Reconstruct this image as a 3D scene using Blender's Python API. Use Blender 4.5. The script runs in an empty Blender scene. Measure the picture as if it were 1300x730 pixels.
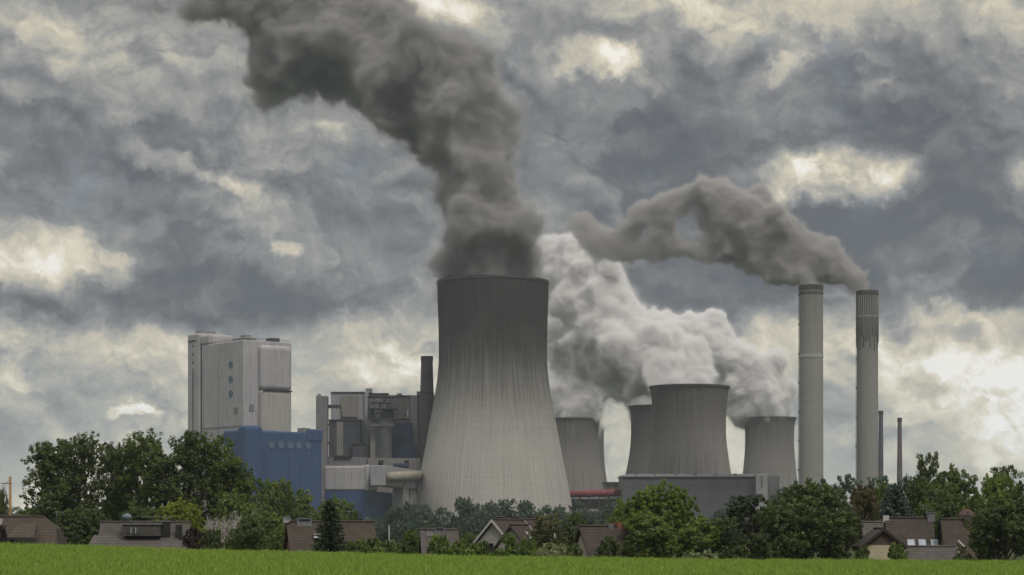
import bpy, bmesh, math, random
import numpy as np
from mathutils import Vector, Matrix, noise as mnoise

scene = bpy.context.scene
COL = scene.collection
R = math.radians
rnd = random.Random(11)
FPX = 2707.0          # focal length in photo pixels (1300 wide)
HX, HY = 650.0, 672.0 # principal column, horizon row
EYE = 1.7
GZ = -5.3             # level of the plant
VZ = -3.2             # level of the village just beyond the field

def at(px, py, Y):
    """the point seen at photo pixel (px, py) at the distance Y"""
    return Vector(((px - HX) / FPX * Y, Y, EYE + (HY - py) / FPX * Y))

# ---------------------------------------------------------------- camera
cam_d = bpy.data.cameras.new('camera')
cam = bpy.data.objects.new('camera', cam_d)
COL.objects.link(cam)
cam.location = (0, 0, EYE)
cam.rotation_euler = (R(90), 0, 0)
cam_d.sensor_width = 36
cam_d.lens = 36 * FPX / 1300
cam_d.shift_y = (HY - 365) / 1300
cam_d.clip_start = 0.5
cam_d.clip_end = 60000
scene.camera = cam

# ---------------------------------------------------------------- render
scene.render.engine = 'CYCLES'
scene.cycles.use_denoising = True
scene.cycles.max_bounces = 10
scene.cycles.diffuse_bounces = 3
scene.cycles.transmission_bounces = 3
scene.cycles.volume_bounces = 5
scene.cycles.transparent_max_bounces = 24
scene.cycles.volume_step_rate = 1.0
scene.cycles.volume_max_steps = 256
scene.view_settings.view_transform = 'Standard'
scene.view_settings.look = 'None'
scene.view_settings.gamma = 1.0
scene.view_settings.exposure = 0.0
scene.view_settings.use_curve_mapping = False

# ---------------------------------------------------------------- sun
SUN_EL, SUN_AZ = R(52), R(152)      # azimuth from the view direction (+Y) towards the right
sd = bpy.data.lights.new('sun', 'SUN')
sd.energy = 1.5
sd.angle = R(12)
sd.color = (1.0, 0.92, 0.85)
sun = bpy.data.objects.new('sun', sd)
COL.objects.link(sun)
dirv = Vector((math.cos(SUN_EL) * math.sin(SUN_AZ), math.cos(SUN_EL) * math.cos(SUN_AZ), math.sin(SUN_EL)))
sun.rotation_euler = dirv.to_track_quat('Z', 'Y').to_euler()
sun.location = dirv * 500

# ---------------------------------------------------------------- sky
def s2l(c):
    c = c / 255.0
    return c / 12.92 if c <= 0.04045 else ((c + 0.055) / 1.055) ** 2.4

def rgb(r, g, b):
    return (s2l(r), s2l(g), s2l(b), 1.0)

class NT:
    """short helpers for building node trees"""
    def __init__(self, nt):
        self.nt = nt; nt.nodes.clear()
    def n(self, t, **kw):
        nd = self.nt.nodes.new(t)
        for k, v in kw.items(): setattr(nd, k, v)
        return nd
    def put(self, sock, v):
        if v is None: return
        if isinstance(v, (int, float, tuple, list)): sock.default_value = v
        else: self.nt.links.new(v, sock)
    def m(self, op, a, b=None, c=None, clamp=False):
        nd = self.n('ShaderNodeMath', operation=op, use_clamp=clamp)
        self.put(nd.inputs[0], a); self.put(nd.inputs[1], b); self.put(nd.inputs[2], c)
        return nd.outputs[0]
    def v(self, op, a, b=None, scale=None):
        nd = self.n('ShaderNodeVectorMath', operation=op)
        self.put(nd.inputs[0], a); self.put(nd.inputs[1], b)
        if scale is not None: self.put(nd.inputs['Scale'], scale)
        return nd.outputs[1] if op in ('LENGTH', 'DISTANCE', 'DOT_PRODUCT') else nd.outputs[0]
    def noise(self, vec, scale=1.0, detail=4.0, rough=0.5, dist=0.0, dim='3D', color=False, lac=2.0):
        nd = self.n('ShaderNodeTexNoise', noise_dimensions=dim)
        self.put(nd.inputs['Vector'], vec); self.put(nd.inputs['Scale'], scale)
        self.put(nd.inputs['Detail'], detail); self.put(nd.inputs['Roughness'], rough)
        self.put(nd.inputs['Distortion'], dist); self.put(nd.inputs['Lacunarity'], lac)
        return nd.outputs['Color' if color else 0]
    def ramp(self, fac, stops, interp='LINEAR'):
        nd = self.n('ShaderNodeValToRGB'); cr = nd.color_ramp; cr.interpolation = interp
        while len(cr.elements) < len(stops): cr.elements.new(0.5)
        for e, (p, c) in zip(cr.elements, stops):
            e.position = p; e.color = c if len(c) == 4 else (*c, 1)
        self.put(nd.inputs[0], fac)
        return nd.outputs[0]
    def rng(self, v, a, b, c=0.0, d=1.0, smooth=True):
        nd = self.n('ShaderNodeMapRange', interpolation_type='SMOOTHSTEP' if smooth else 'LINEAR')
        for i, x in enumerate((v, a, b, c, d)): self.put(nd.inputs[i], x)
        return nd.outputs[0]
    def mix(self, fac, a, b, blend='MIX'):
        nd = self.n('ShaderNodeMix', data_type='RGBA', blend_type=blend)
        self.put(nd.inputs[0], fac); self.put(nd.inputs[6], a); self.put(nd.inputs[7], b)
        return nd.outputs[2]
    def xyz(self, x, y, z=0.0):
        nd = self.n('ShaderNodeCombineXYZ')
        self.put(nd.inputs[0], x); self.put(nd.inputs[1], y); self.put(nd.inputs[2], z)
        return nd.outputs[0]
    def sep(self, v):
        nd = self.n('ShaderNodeSeparateXYZ'); self.put(nd.inputs[0], v); return nd.outputs

# sky features: px, py, rx, ry, tilt, brightness change, edge softness (0 soft .. 1 crisp)
SKY = [
    # dark masses
    (1040, 190, 420, 120, 0, -0.10, 0.3), (1180, 310, 300, 85, 0, -0.18, 0.5), (880, 340, 190, 100, 0, -0.16, 0.4),
    (760, 190, 230, 110, 10, -0.13, 0.4), (180, 375, 330, 42, 0, -0.24, 0.75), (300, 310, 190, 80, 0, -0.13, 0.6),
    (30, 75, 90, 45, 0, -0.12, 0.3), (130, 175, 210, 40, -6, -0.10, 0.4), (250, 200, 190, 45, -18, -0.07, 0.4),
    (460, 240, 150, 90, 0, -0.06, 0.3), (880, 60, 110, 45, -10, -0.10, 0.4), (700, 30, 80, 60, 0, -0.10, 0.3),
    (1130, 75, 110, 50, 0, -0.13, 0.3), (1240, 350, 220, 30, 0, -0.13, 0.6), (1160, 190, 220, 80, 10, -0.12, 0.4), (1040, 290, 240, 60, 0, -0.08, 0.5), (620, 90, 80, 90, 0, -0.05, 0.3), (490, 410, 60, 24, -20, -0.10, 0.5),
    (940, 410, 130, 40, 0, -0.06, 0.4), (540, 430, 100, 22, -25, -0.08, 0.5), (60, 225, 120, 40, 0, -0.08, 0.4),
    (1080, 540, 60, 60, 0, -0.05, 0.3), (350, 250, 120, 40, 0, -0.08, 0.4), (1150, 470, 40, 60, 0, -0.07, 0.3),
    # lit clouds
    (1052, 228, 112, 42, 0, 0.50, 0.9), (1000, 212, 55, 22, 20, 0.03, 0.7), (1300, 228, 34, 26, 0, 0.30, 0.7),
    (70, 325, 115, 44, 0, 0.26, 0.7), (20, 335, 70, 40, 0, 0.14, 0.6), (325, 268, 60, 36, -30, 0.20, 0.6), (362, 312, 14, 16, 40, 0.24, 0.8),
    (210, 275, 70, 14, 25, 0.14, 0.5), (70, 55, 120, 46, -20, 0.17, 0.4), (72, 82, 24, 12, -20, 0.16, 0.5),
    (168, 147, 28, 12, 0, 0.16, 0.5), (45, 120, 60, 14, 0, 0.10, 0.4), (440, 150, 100, 30, 0, 0.16, 0.4), (30, 25, 90, 30, 0, 0.12, 0.3),
    (530, 6, 90, 26, 0, 0.26, 0.6), (750, 78, 75, 22, -6, 0.26, 0.7), (820, 72, 60, 34, 20, 0.20, 0.6), (800, 10, 110, 26, 0, 0.18, 0.5),
    (1050, 12, 320, 34, 0, 0.19, 0.4), (940, 40, 26, 50, -30, 0.12, 0.5), (1000, 45, 20, 40, 30, 0.10, 0.5), (1200, 55, 26, 44, 30, 0.12, 0.5), (985, 92, 40, 18, 30, 0.25, 0.5), (1105, 78, 34, 18, -20, 0.15, 0.5), (1115, 105, 26, 12, 30, 0.14, 0.5),
    (1270, 30, 70, 40, 0, 0.15, 0.4), (890, 30, 60, 30, -40, 0.16, 0.5), (1275, 108, 24, 20, 0, 0.14, 0.4), (1240, 150, 60, 30, 0, 0.05, 0.4),
    (230, 210, 140, 14, -18, 0.13, 0.5), (270, 225, 80, 12, -25, 0.12, 0.5), (400, 330, 100, 60, 0, 0.10, 0.5),
    (490, 440, 120, 60, 0, 0.19, 0.4), (480, 475, 80, 26, 0, 0.20, 0.5), (420, 400, 80, 40, 0, 0.10, 0.4), (110, 430, 150, 24, 0, 0.12, 0.5),
    (60, 470, 110, 22, 0, 0.08, 0.4), (172, 520, 25, 9, 0, 0.36, 0.9), (210, 440, 120, 20, 0, 0.06, 0.5), (640, 300, 120, 60, 0, 0.08, 0.4),
    (1300, 480, 70, 100, 0, 0.28, 0.3), (1310, 540, 120, 60, 0, 0.16, 0.3), (1215, 470, 100, 45, 0, 0.19, 0.5), (1150, 440, 90, 24, 0, 0.20, 0.5),
    (1170, 520, 80, 24, 12, 0.12, 0.5), (1060, 430, 110, 26, 0, 0.10, 0.5), (985, 440, 80, 50, 0, 0.28, 0.5), (1060, 480, 50, 20, 0, 0.14, 0.5),
    (1240, 395, 120, 12, 0, 0.14, 0.5), (1150, 355, 40, 9, 0, 0.10, 0.5), (785, 560, 40, 60, 0, 0.07, 0.3), (930, 560, 30, 60, 0, 0.08, 0.3),
    (1060, 560, 40, 30, 0, 0.08, 0.3), (700, 300, 50, 60, 0, 0.05, 0.4),
]
world = bpy.data.worlds.new('World')
scene.world = world
world.use_nodes = True
W = NT(world.node_tree)
gen = W.n('ShaderNodeTexCoord').outputs['Generated']
gx, gy, gz = W.sep(gen)
azim = W.m('ARCTAN2', gx, gy)
elev = W.m('ARCSINE', gz)
U = W.m('MULTIPLY', azim, 27.07)      # hundredths of the focal length: 1 unit = 100 photo pixels
V = W.m('MULTIPLY', elev, 27.07)
P0 = W.xyz(U, V, 0.0)
wa = W.v('SUBTRACT', W.noise(P0, 0.9, 3, 0.5, color=True), (0.5, 0.5, 0.5))
wb = W.v('SUBTRACT', W.noise(P0, 3.2, 6, 0.62, color=True), (0.5, 0.5, 0.5))
Pw = W.v('ADD', P0, W.v('ADD', W.v('SCALE', wa, scale=0.75), W.v('SCALE', wb, scale=0.50)))
def skypos(px, py):
    a = math.atan((px - HX) / FPX)
    e = math.atan((HY - py) / FPX * math.cos(a))
    return a * 27.07, e * 27.07
total = None; lit = None
for (px, py, rx, ry, tilt, amp, crisp) in SKY:
    cx, cy = skypos(px, py)
    mp = W.n('ShaderNodeMapping', vector_type='TEXTURE')
    W.put(mp.inputs[0], Pw)
    mp.inputs[1].default_value = (cx, cy, 0)
    mp.inputs[2].default_value = (0, 0, R(tilt))
    mp.inputs[3].default_value = (rx / 100 * 1.35, ry / 100 * 1.35, 100)
    gr = W.n('ShaderNodeTexGradient', gradient_type='SPHERICAL')
    W.put(gr.inputs[0], mp.outputs[0])
    f = W.rng(gr.outputs['Fac'], 0.02 + 0.06 * crisp, 0.98 - 0.42 * crisp, 0.0, amp * (1.0 if amp > 0 else 0.65))
    if amp > 0: lit = f if lit is None else W.m('ADD', lit, f)
    else: total = f if total is None else W.m('ADD', total, f)
# the general run of tones with height above the horizon, then billows with lit upper-right edges
base = W.n('ShaderNodeValToRGB')
cr = base.color_ramp
stops = [(0.0, 0.70), (0.10, 0.70), (0.22, 0.685), (0.34, 0.655), (0.385, 0.60), (0.42, 0.495), (0.60, 0.50), (0.8, 0.515), (1.0, 0.56)]
while len(cr.elements) < len(stops): cr.elements.new(0.5)
for e, (p, t) in zip(cr.elements, stops): e.position = p; e.color = (t, t, t, 1)
_, pv, _ = W.sep(W.v('ADD', P0, W.v('ADD', W.v('SCALE', wa, scale=0.7), W.v('SCALE', wb, scale=0.3))))
W.put(base.inputs[0], W.m('DIVIDE', pv, 6.72))
Ps = W.v('MULTIPLY', W.v('ADD', P0, W.v('SCALE', wa, scale=0.5)), (0.78, 1.05, 1))
n1 = W.noise(Ps, 1.0, 7, 0.50, 0.15)
n2 = W.noise(W.v('ADD', Ps, (0.10, 0.17, 0)), 1.0, 7, 0.50, 0.15)
n1f = W.noise(Pw, 3.0, 6, 0.58)
n2f = W.noise(W.v('ADD', Pw, (0.04, 0.07, 0)), 3.0, 6, 0.58)
relief = W.m('MULTIPLY', W.m('SUBTRACT', n1, n2), 0.55)
relief = W.m('ADD', relief, W.m('MULTIPLY', W.m('SUBTRACT', n1f, n2f), 0.26))
relief = W.m('MINIMUM', W.m('MAXIMUM', relief, -0.09), 0.13)
rough_at = W.m('MULTIPLY', W.rng(pv, 1.6, 3.6, 1.0, 0.85), W.rng(pv, 0.3, 1.8, 0.35, 1.0))
relief = W.m('MULTIPLY', relief, rough_at)
n3 = W.m('MULTIPLY', W.m('SUBTRACT', W.noise(Ps, 0.55, 6, 0.55), 0.5), 0.42)
n4 = W.rng(W.noise(Pw, 1.5, 6, 0.55), 0.30, 0.66, 0.55, 1.0)      # lit clouds have grey folds of their own
total = W.m('ADD', total, W.m('MULTIPLY', lit, n4))
# heaped banks with broken edges, lit along their upper rims and shaded below
Pb = W.v('ADD', W.v('MULTIPLY', P0, (0.8, 1.2, 1)), W.v('ADD', W.v('SCALE', wa, scale=0.9), W.v('SCALE', wb, scale=0.28)))
for (off, sc_, amt_) in (((3.1, 1.7, 0), 0.46, 0.062), ((9.4, 5.2, 0), 1.05, 0.024)):
    nb = W.noise(W.v('ADD', Pb, off), sc_, 7, 0.52)
    nb2 = W.noise(W.v('ADD', Pb, (off[0] + 0.05, off[1] + 0.22, 0)), sc_, 7, 0.52)
    edge = W.m('SUBTRACT', W.rng(nb, 0.475, 0.535), W.rng(nb2, 0.475, 0.60))
    total = W.m('ADD', total, W.m('MULTIPLY', edge, amt_ * 1.5))
    total = W.m('ADD', total, W.m('MULTIPLY', W.m('SUBTRACT', W.rng(nb, 0.475, 0.52), 0.5), amt_ * 0.55))
t = W.m('ADD', W.m('ADD', base.outputs[0], total), W.m('ADD', relief, n3))
t = W.m('MINIMUM', W.m('MAXIMUM', t, 0.30), 0.985)
cloud = W.ramp(t, [(0.0, rgb(60, 64, 72)), (0.30, rgb(80, 83, 90)), (0.37, rgb(94, 95, 99)), (0.44, rgb(112, 112, 114)), (0.52, rgb(131, 131, 131)), (0.60, rgb(152, 151, 147)),
                   (0.68, rgb(175, 172, 162)), (0.78, rgb(204, 195, 175)), (0.88, rgb(228, 219, 197)), (1.0, rgb(255, 250, 242))])
low = W.rng(elev, 0.015, 0.12, 1.0, 0.0)
lowtint = W.m('MULTIPLY', low, 0.85)
cloud = W.mix(lowtint, cloud, W.mix(1.0, cloud, (0.92, 1.0, 1.09, 1), 'MULTIPLY'))
# overhead the cloud deck is thinner and brighter, as under any overcast sky
up = W.m('ADD', 1.0, W.rng(elev, R(16), R(50), 0.0, 2.7))
skyt = W.n('ShaderNodeTexSky', sky_type='NISHITA', sun_disc=False)
skyt.sun_elevation = SUN_EL
skyt.sun_rotation = SUN_AZ
bg1 = W.n('ShaderNodeBackground'); W.put(bg1.inputs[0], cloud); W.put(bg1.inputs[1], up)
bg2 = W.n('ShaderNodeBackground'); W.put(bg2.inputs[0], skyt.outputs[0]); bg2.inputs[1].default_value = 0.09
mx = W.n('ShaderNodeMixShader')
W.put(mx.inputs[0], W.rng(W.noise(P0, 0.8, 6, 0.6), 0.56, 0.78, 0.03, 0.30))   # thin places in the deck
W.put(mx.inputs[1], bg1.outputs[0]); W.put(mx.inputs[2], bg2.outputs[0])
wo = W.n('ShaderNodeOutputWorld'); W.put(wo.inputs[0], mx.outputs[0])
world.cycles.sampling_method = 'MANUAL'
world.cycles.sample_map_resolution = 512

# ---------------------------------------------------------------- helpers
MATS = {}
def mat(name, builder):
    if name not in MATS:
        m = bpy.data.materials.new(name); m.use_nodes = True
        T = NT(m.node_tree); out = T.n('ShaderNodeOutputMaterial'); builder(T, out); MATS[name] = m
    return MATS[name]

def surf(name, col, col2=None, scale=1.0, rough=0.85, detail=5, lo=0.35, hi=0.65, bump=0.0, stretch=(1, 1, 1), spec=0.3, metal=0.0):
    """a plain surface mottled between two tones"""
    def b(T, out):
        p = T.n('ShaderNodeBsdfPrincipled')
        co = T.n('ShaderNodeTexCoord').outputs['Object']
        vv = T.v('MULTIPLY', co, stretch)
        n = T.noise(vv, scale, detail, 0.6)
        T.put(p.inputs['Base Color'], T.mix(T.rng(n, lo, hi), (*col, 1), (*(col2 or col), 1)))
        p.inputs['Roughness'].default_value = rough
        p.inputs['Specular IOR Level'].default_value = spec
        p.inputs['Metallic'].default_value = metal
        if bump:
            bn = T.n('ShaderNodeBump'); bn.inputs['Strength'].default_value = bump; bn.inputs['Distance'].default_value = 0.1
            T.put(bn.inputs['Height'], T.noise(vv, scale * 3, 4, 0.6)); T.put(p.inputs['Normal'], bn.outputs[0])
        T.put(out.inputs[0], p.outputs[0])
    return mat(name, b)

def tag(o, label=None, cat=None, group=None, kind=None):
    if label: o['label'] = label
    if cat: o['category'] = cat
    if group: o['group'] = group
    if kind: o['kind'] = kind
    return o

def empty(name, loc=(0, 0, 0), label=None, cat=None, group=None, rz=0.0):
    o = bpy.data.objects.new(name, None); COL.objects.link(o)
    o.location = loc; o.rotation_euler = (0, 0, rz); o.empty_display_size = 0.5
    return tag(o, label, cat, group)

def link_mesh(name, me, parent=None, loc=None):
    o = bpy.data.objects.new(name, me); COL.objects.link(o)
    if parent is not None: o.parent = parent
    if loc is not None: o.location = loc
    return o

class MB:
    """collects shapes and links them as one mesh object"""
    def __init__(self): self.bm = bmesh.new()
    def face(self, pts):
        vs = [self.bm.verts.new(p) for p in pts]
        try: return self.bm.faces.new(vs)
        except ValueError: return None
    def hexa(self, b, t):
        """a solid from a bottom loop and a top loop of the same count"""
        n = len(b)
        vb = [self.bm.verts.new(p) for p in b]; vt = [self.bm.verts.new(p) for p in t]
        self.bm.faces.new(vb[::-1]); self.bm.faces.new(vt)
        for i in range(n):
            j = (i + 1) % n
            self.bm.faces.new((vb[i], vb[j], vt[j], vt[i]))
        return self
    def box(self, x0, x1, y0, y1, z0, z1):
        return self.hexa([(x0, y0, z0), (x1, y0, z0), (x1, y1, z0), (x0, y1, z0)], [(x0, y0, z1), (x1, y0, z1), (x1, y1, z1), (x0, y1, z1)])
    def prism(self, plan, z0, z1):
        return self.hexa([(x, y, z0) for x, y in plan], [(x, y, z1) for x, y in plan])
    def extrude(self, prof, d):
        d = Vector(d)
        return self.hexa([Vector(p) for p in prof], [Vector(p) + d for p in prof])
    def tube(self, pts, radii, seg=8, cap=True):
        pts = [Vector(p) for p in pts]
        if not hasattr(radii, '__len__'): radii = [radii] * len(pts)
        rings = []
        for i, p in enumerate(pts):
            d = (pts[min(i + 1, len(pts) - 1)] - pts[max(i - 1, 0)])
            if d.length < 1e-9: d = Vector((0, 0, 1))
            d.normalize()
            a = d.cross(Vector((0, 0, 1)) if abs(d.z) < 0.95 else Vector((1, 0, 0))).normalized(); b = d.cross(a)
            rings.append([self.bm.verts.new(p + (a * math.cos(2 * math.pi * k / seg) + b * math.sin(2 * math.pi * k / seg)) * radii[i]) for k in range(seg)])
        for r0, r1 in zip(rings, rings[1:]):
            for k in range(seg):
                f = self.bm.faces.new((r0[k], r0[(k + 1) % seg], r1[(k + 1) % seg], r1[k])); f.smooth = True
        if cap and seg > 2:
            self.bm.faces.new(rings[0][::-1]); self.bm.faces.new(rings[-1])
        return self
    def lathe(self, prof, seg=48, c=(0, 0), rad_fn=None, smooth=True, cap=False):
        rings = []
        for (z, r) in prof:
            rings.append([self.bm.verts.new((c[0] + (r + (rad_fn(k, z) if rad_fn else 0)) * math.cos(2 * math.pi * k / seg),
                                             c[1] + (r + (rad_fn(k, z) if rad_fn else 0)) * math.sin(2 * math.pi * k / seg), z)) for k in range(seg)])
        for r0, r1 in zip(rings, rings[1:]):
            for k in range(seg):
                f = self.bm.faces.new((r0[k], r0[(k + 1) % seg], r1[(k + 1) % seg], r1[k])); f.smooth = smooth
        if cap:
            self.bm.faces.new(rings[0][::-1]); self.bm.faces.new(rings[-1])
        return self
    def ball(self, c, r, sub=2, sq=(1, 1, 1)):
        ret = bmesh.ops.create_icosphere(self.bm, subdivisions=sub, radius=1.0)
        for v in ret['verts']: v.co = Vector((v.co.x * r * sq[0] + c[0], v.co.y * r * sq[1] + c[1], v.co.z * r * sq[2] + c[2]))
        return self
    def build(self, name, m, parent=None, loc=None, bevel=0.0, seg=2, world=False):
        bm = self.bm
        bmesh.ops.recalc_face_normals(bm, faces=bm.faces)
        if world and parent is not None:
            q = parent.matrix_basis.inverted() if parent.parent is None else (parent.parent.matrix_basis @ parent.matrix_basis).inverted()
            bmesh.ops.transform(bm, matrix=q, verts=bm.verts)
        me = bpy.data.meshes.new(name); bm.to_mesh(me); bm.free()
        me.materials.append(m)
        o = link_mesh(name, me, parent, loc)
        if bevel:
            b = o.modifiers.new('bevel', 'BEVEL'); b.width = bevel; b.segments = seg; b.limit_method = 'ANGLE'; b.angle_limit = R(40)
        return o

def np_mesh(name, verts, faces):
    """verts n x 3, faces m x k (all of the same count)"""
    me = bpy.data.meshes.new(name)
    n, (m, k) = len(verts), faces.shape
    me.vertices.add(n); me.vertices.foreach_set('co', np.ascontiguousarray(verts, dtype=np.float32).ravel())
    me.loops.add(m * k); me.loops.foreach_set('vertex_index', np.ascontiguousarray(faces, dtype=np.int32).ravel())
    me.polygons.add(m); me.polygons.foreach_set('loop_start', np.arange(0, m * k, k, dtype=np.int32))
    me.polygons.foreach_set('loop_total', np.full(m, k, dtype=np.int32))
    me.update(calc_edges=True); me.validate()
    return me

def cr_interp(pts, n):
    """points of a smooth curve through (z, r) pairs"""
    z = np.array([p[0] for p in pts], float); r = np.array([p[1] for p in pts], float)
    m = np.gradient(r, z)
    out = []
    for zz in np.linspace(z[0], z[-1], n):
        i = min(max(np.searchsorted(z, zz) - 1, 0), len(z) - 2)
        h = z[i + 1] - z[i]; s = (zz - z[i]) / h
        out.append((zz, (2 * s**3 - 3 * s**2 + 1) * r[i] + (s**3 - 2 * s**2 + s) * h * m[i] + (-2 * s**3 + 3 * s**2) * r[i + 1] + (s**3 - s**2) * h * m[i + 1]))
    return out

# ---------------------------------------------------------------- ground, field and grass
CX = np.array([-75, -41, -20.7, -0.6, 20, 41, 75.0]); CZ = np.array([1.05, 0.695, 0.10, -0.37, -0.62, -0.72, -0.80])
YC = 170.0
def ground_z(x, y):
    x = np.asarray(x, float); y = np.asarray(y, float)
    zc = np.interp(x, CX, CZ) - 0.30
    s = np.clip(y / YC, 0, 1)
    z = zc * s
    t = np.clip((y - YC) / 48.0, 0, 1); t = t * t * (3 - 2 * t)
    z = z + (VZ - z) * t
    q = np.clip((y - 300) / 320.0, 0, 1); q = q * q * (3 - 2 * q)
    z = z + (GZ - VZ) * q
    return z + 0.03 * np.sin(x * 0.31 + y * 0.11) * (t < 1)

def grid_axis(spans):
    out = []
    for a, b, st in spans: out += list(np.arange(a, b, st))
    out.append(spans[-1][1]); return np.array(out, float)
gxs = grid_axis([(-3000, -400, 260), (-400, -90, 20), (-90, 90, 2.5), (90, 400, 20), (400, 3000, 260)])
gys = grid_axis([(-300, 0, 30), (0, 240, 2.5), (240, 600, 20), (600, 4500, 195)])
GXm, GYm = np.meshgrid(gxs, gys)
gv = np.stack([GXm.ravel(), GYm.ravel(), ground_z(GXm, GYm).ravel()], 1)
nx_, ny_ = len(gxs), len(gys)
idx = np.arange(nx_ * ny_).reshape(ny_, nx_)
gf = np.stack([idx[:-1, :-1].ravel(), idx[:-1, 1:].ravel(), idx[1:, 1:].ravel(), idx[1:, :-1].ravel()], 1)
def _ground(T, out):
    p = T.n('ShaderNodeBsdfPrincipled'); p.inputs['Roughness'].default_value = 1.0; p.inputs['Specular IOR Level'].default_value = 0.05
    co = T.n('ShaderNodeTexCoord').outputs['Object']
    n = T.noise(co, 0.9, 6, 0.65); n2 = T.noise(co, 0.05, 4, 0.6)
    c = T.mix(T.rng(n, 0.3, 0.7), (0.075, 0.12, 0.016, 1), (0.11, 0.165, 0.026, 1))
    c = T.mix(T.rng(n2, 0.4, 0.7, 0, 0.4), c, (0.10, 0.13, 0.03, 1))
    yy = T.m('ADD', T.sep(co)[1], T.m('MULTIPLY', n2, 14.0))
    c = T.mix(T.rng(yy, 205, 212), c, T.mix(T.rng(n, 0.3, 0.7), (0.030, 0.042, 0.014, 1), (0.060, 0.070, 0.028, 1)))   # gardens and rough grass past the field
    T.put(p.inputs['Base Color'], c); T.put(out.inputs[0], p.outputs[0])
gm = np_mesh('ground', gv, gf)
gm.materials.append(mat('field_soil_and_crop', _ground))
for pl in gm.polygons: pl.use_smooth = True
tag(link_mesh('ground', gm), kind='structure')

gr = np.random.RandomState(5)
N = 150000
gy_ = np.sqrt(gr.uniform(56**2, 190**2, N * 1))
gx_ = gr.uniform(-0.262, 0.262, N) * gy_
dens = 0.5 + 0.5 * np.sin(gx_ * 2.1 + np.sin(gy_ * 0.4) * 2) * np.sin(gy_ * 0.7 + gx_ * 0.3)
keep = gr.uniform(0, 1, N) < 0.55 + 0.45 * dens
gx_, gy_ = gx_[keep], gy_[keep]; N = len(gx_)
gz_ = ground_z(gx_, gy_)
hh = gr.uniform(0.14, 0.36, N) * (0.75 + 0.45 * dens[keep])
B = 4
px_ = np.repeat(gx_, B) + gr.normal(0, 0.05, N * B); py_ = np.repeat(gy_, B) + gr.normal(0, 0.05, N * B); pz_ = np.repeat(gz_, B) - 0.02
hb = np.repeat(hh, B) * gr.uniform(0.7, 1.1, N * B) * np.where(gr.uniform(0, 1, N * B) > 0.985, 1.7, 1.0); an = gr.uniform(0, 2 * np.pi, N * B); wd = gr.uniform(0.02, 0.05, N * B)
lx, ly = np.cos(an), np.sin(an); le = gr.uniform(0.1, 0.45, N * B) * hb; la = gr.uniform(0, 2 * np.pi, N * B)
v0 = np.stack([px_ - lx * wd, py_ - ly * wd, pz_], 1); v1 = np.stack([px_ + lx * wd, py_ + ly * wd, pz_], 1)
v2 = np.stack([px_ + np.cos(la) * le, py_ + np.sin(la) * le, pz_ + hb], 1)
gvv = np.stack([v0, v1, v2], 1).reshape(-1, 3)
gmesh = np_mesh('grass', gvv, np.arange(N * B * 3).reshape(-1, 3))
def leafmat(name, c1, c2, trans=0.35, vary=0.35, patch=0.25, pscale=0.5):
    def b(T, out):
        geo = T.n('ShaderNodeNewGeometry')
        co = T.n('ShaderNodeTexCoord').outputs['Object']
        ob = T.n('ShaderNodeObjectInfo').outputs['Random']
        n = T.noise(co, pscale, 3, 0.6)
        r = T.m('ADD', T.m('MULTIPLY', geo.outputs['Random Per Island'], vary), T.m('MULTIPLY', T.rng(n, 0.3, 0.7), 1 - vary))
        c = T.mix(r, (*c1, 1), (*c2, 1))
        k = T.rng(ob, 0, 1, 0.85, 1.15, smooth=False)
        c = T.mix(1.0, c, T.xyz(k, k, k), 'MULTIPLY')
        d = T.n('ShaderNodeBsdfDiffuse'); T.put(d.inputs[0], c)
        t = T.n('ShaderNodeBsdfTranslucent'); T.put(t.inputs[0], T.mix(1.0, c, (1.25, 1.35, 0.7, 1), 'MULTIPLY'))
        m1 = T.n('ShaderNodeMixShader'); m1.inputs[0].default_value = trans
        T.put(m1.inputs[1], d.outputs[0]); T.put(m1.inputs[2], t.outputs[0])
        g = T.n('ShaderNodeBsdfGlossy'); g.inputs['Roughness'].default_value = 0.45; g.inputs[0].default_value = (1, 1, 1, 1)
        m2 = T.n('ShaderNodeMixShader'); m2.inputs[0].default_value = 0.025
        T.put(m2.inputs[1], m1.outputs[0]); T.put(m2.inputs[2], g.outputs[0])
        T.put(out.inputs[0], m2.outputs[0])
    return mat(name, b)
gmesh.materials.append(leafmat('cereal_blades', (0.065, 0.12, 0.012), (0.34, 0.45, 0.095), 0.4, 0.5, pscale=2.2))
tag(link_mesh('grass', gmesh), kind='stuff', label='low green cereal crop covering the field in front of the village', cat='grass')

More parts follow.
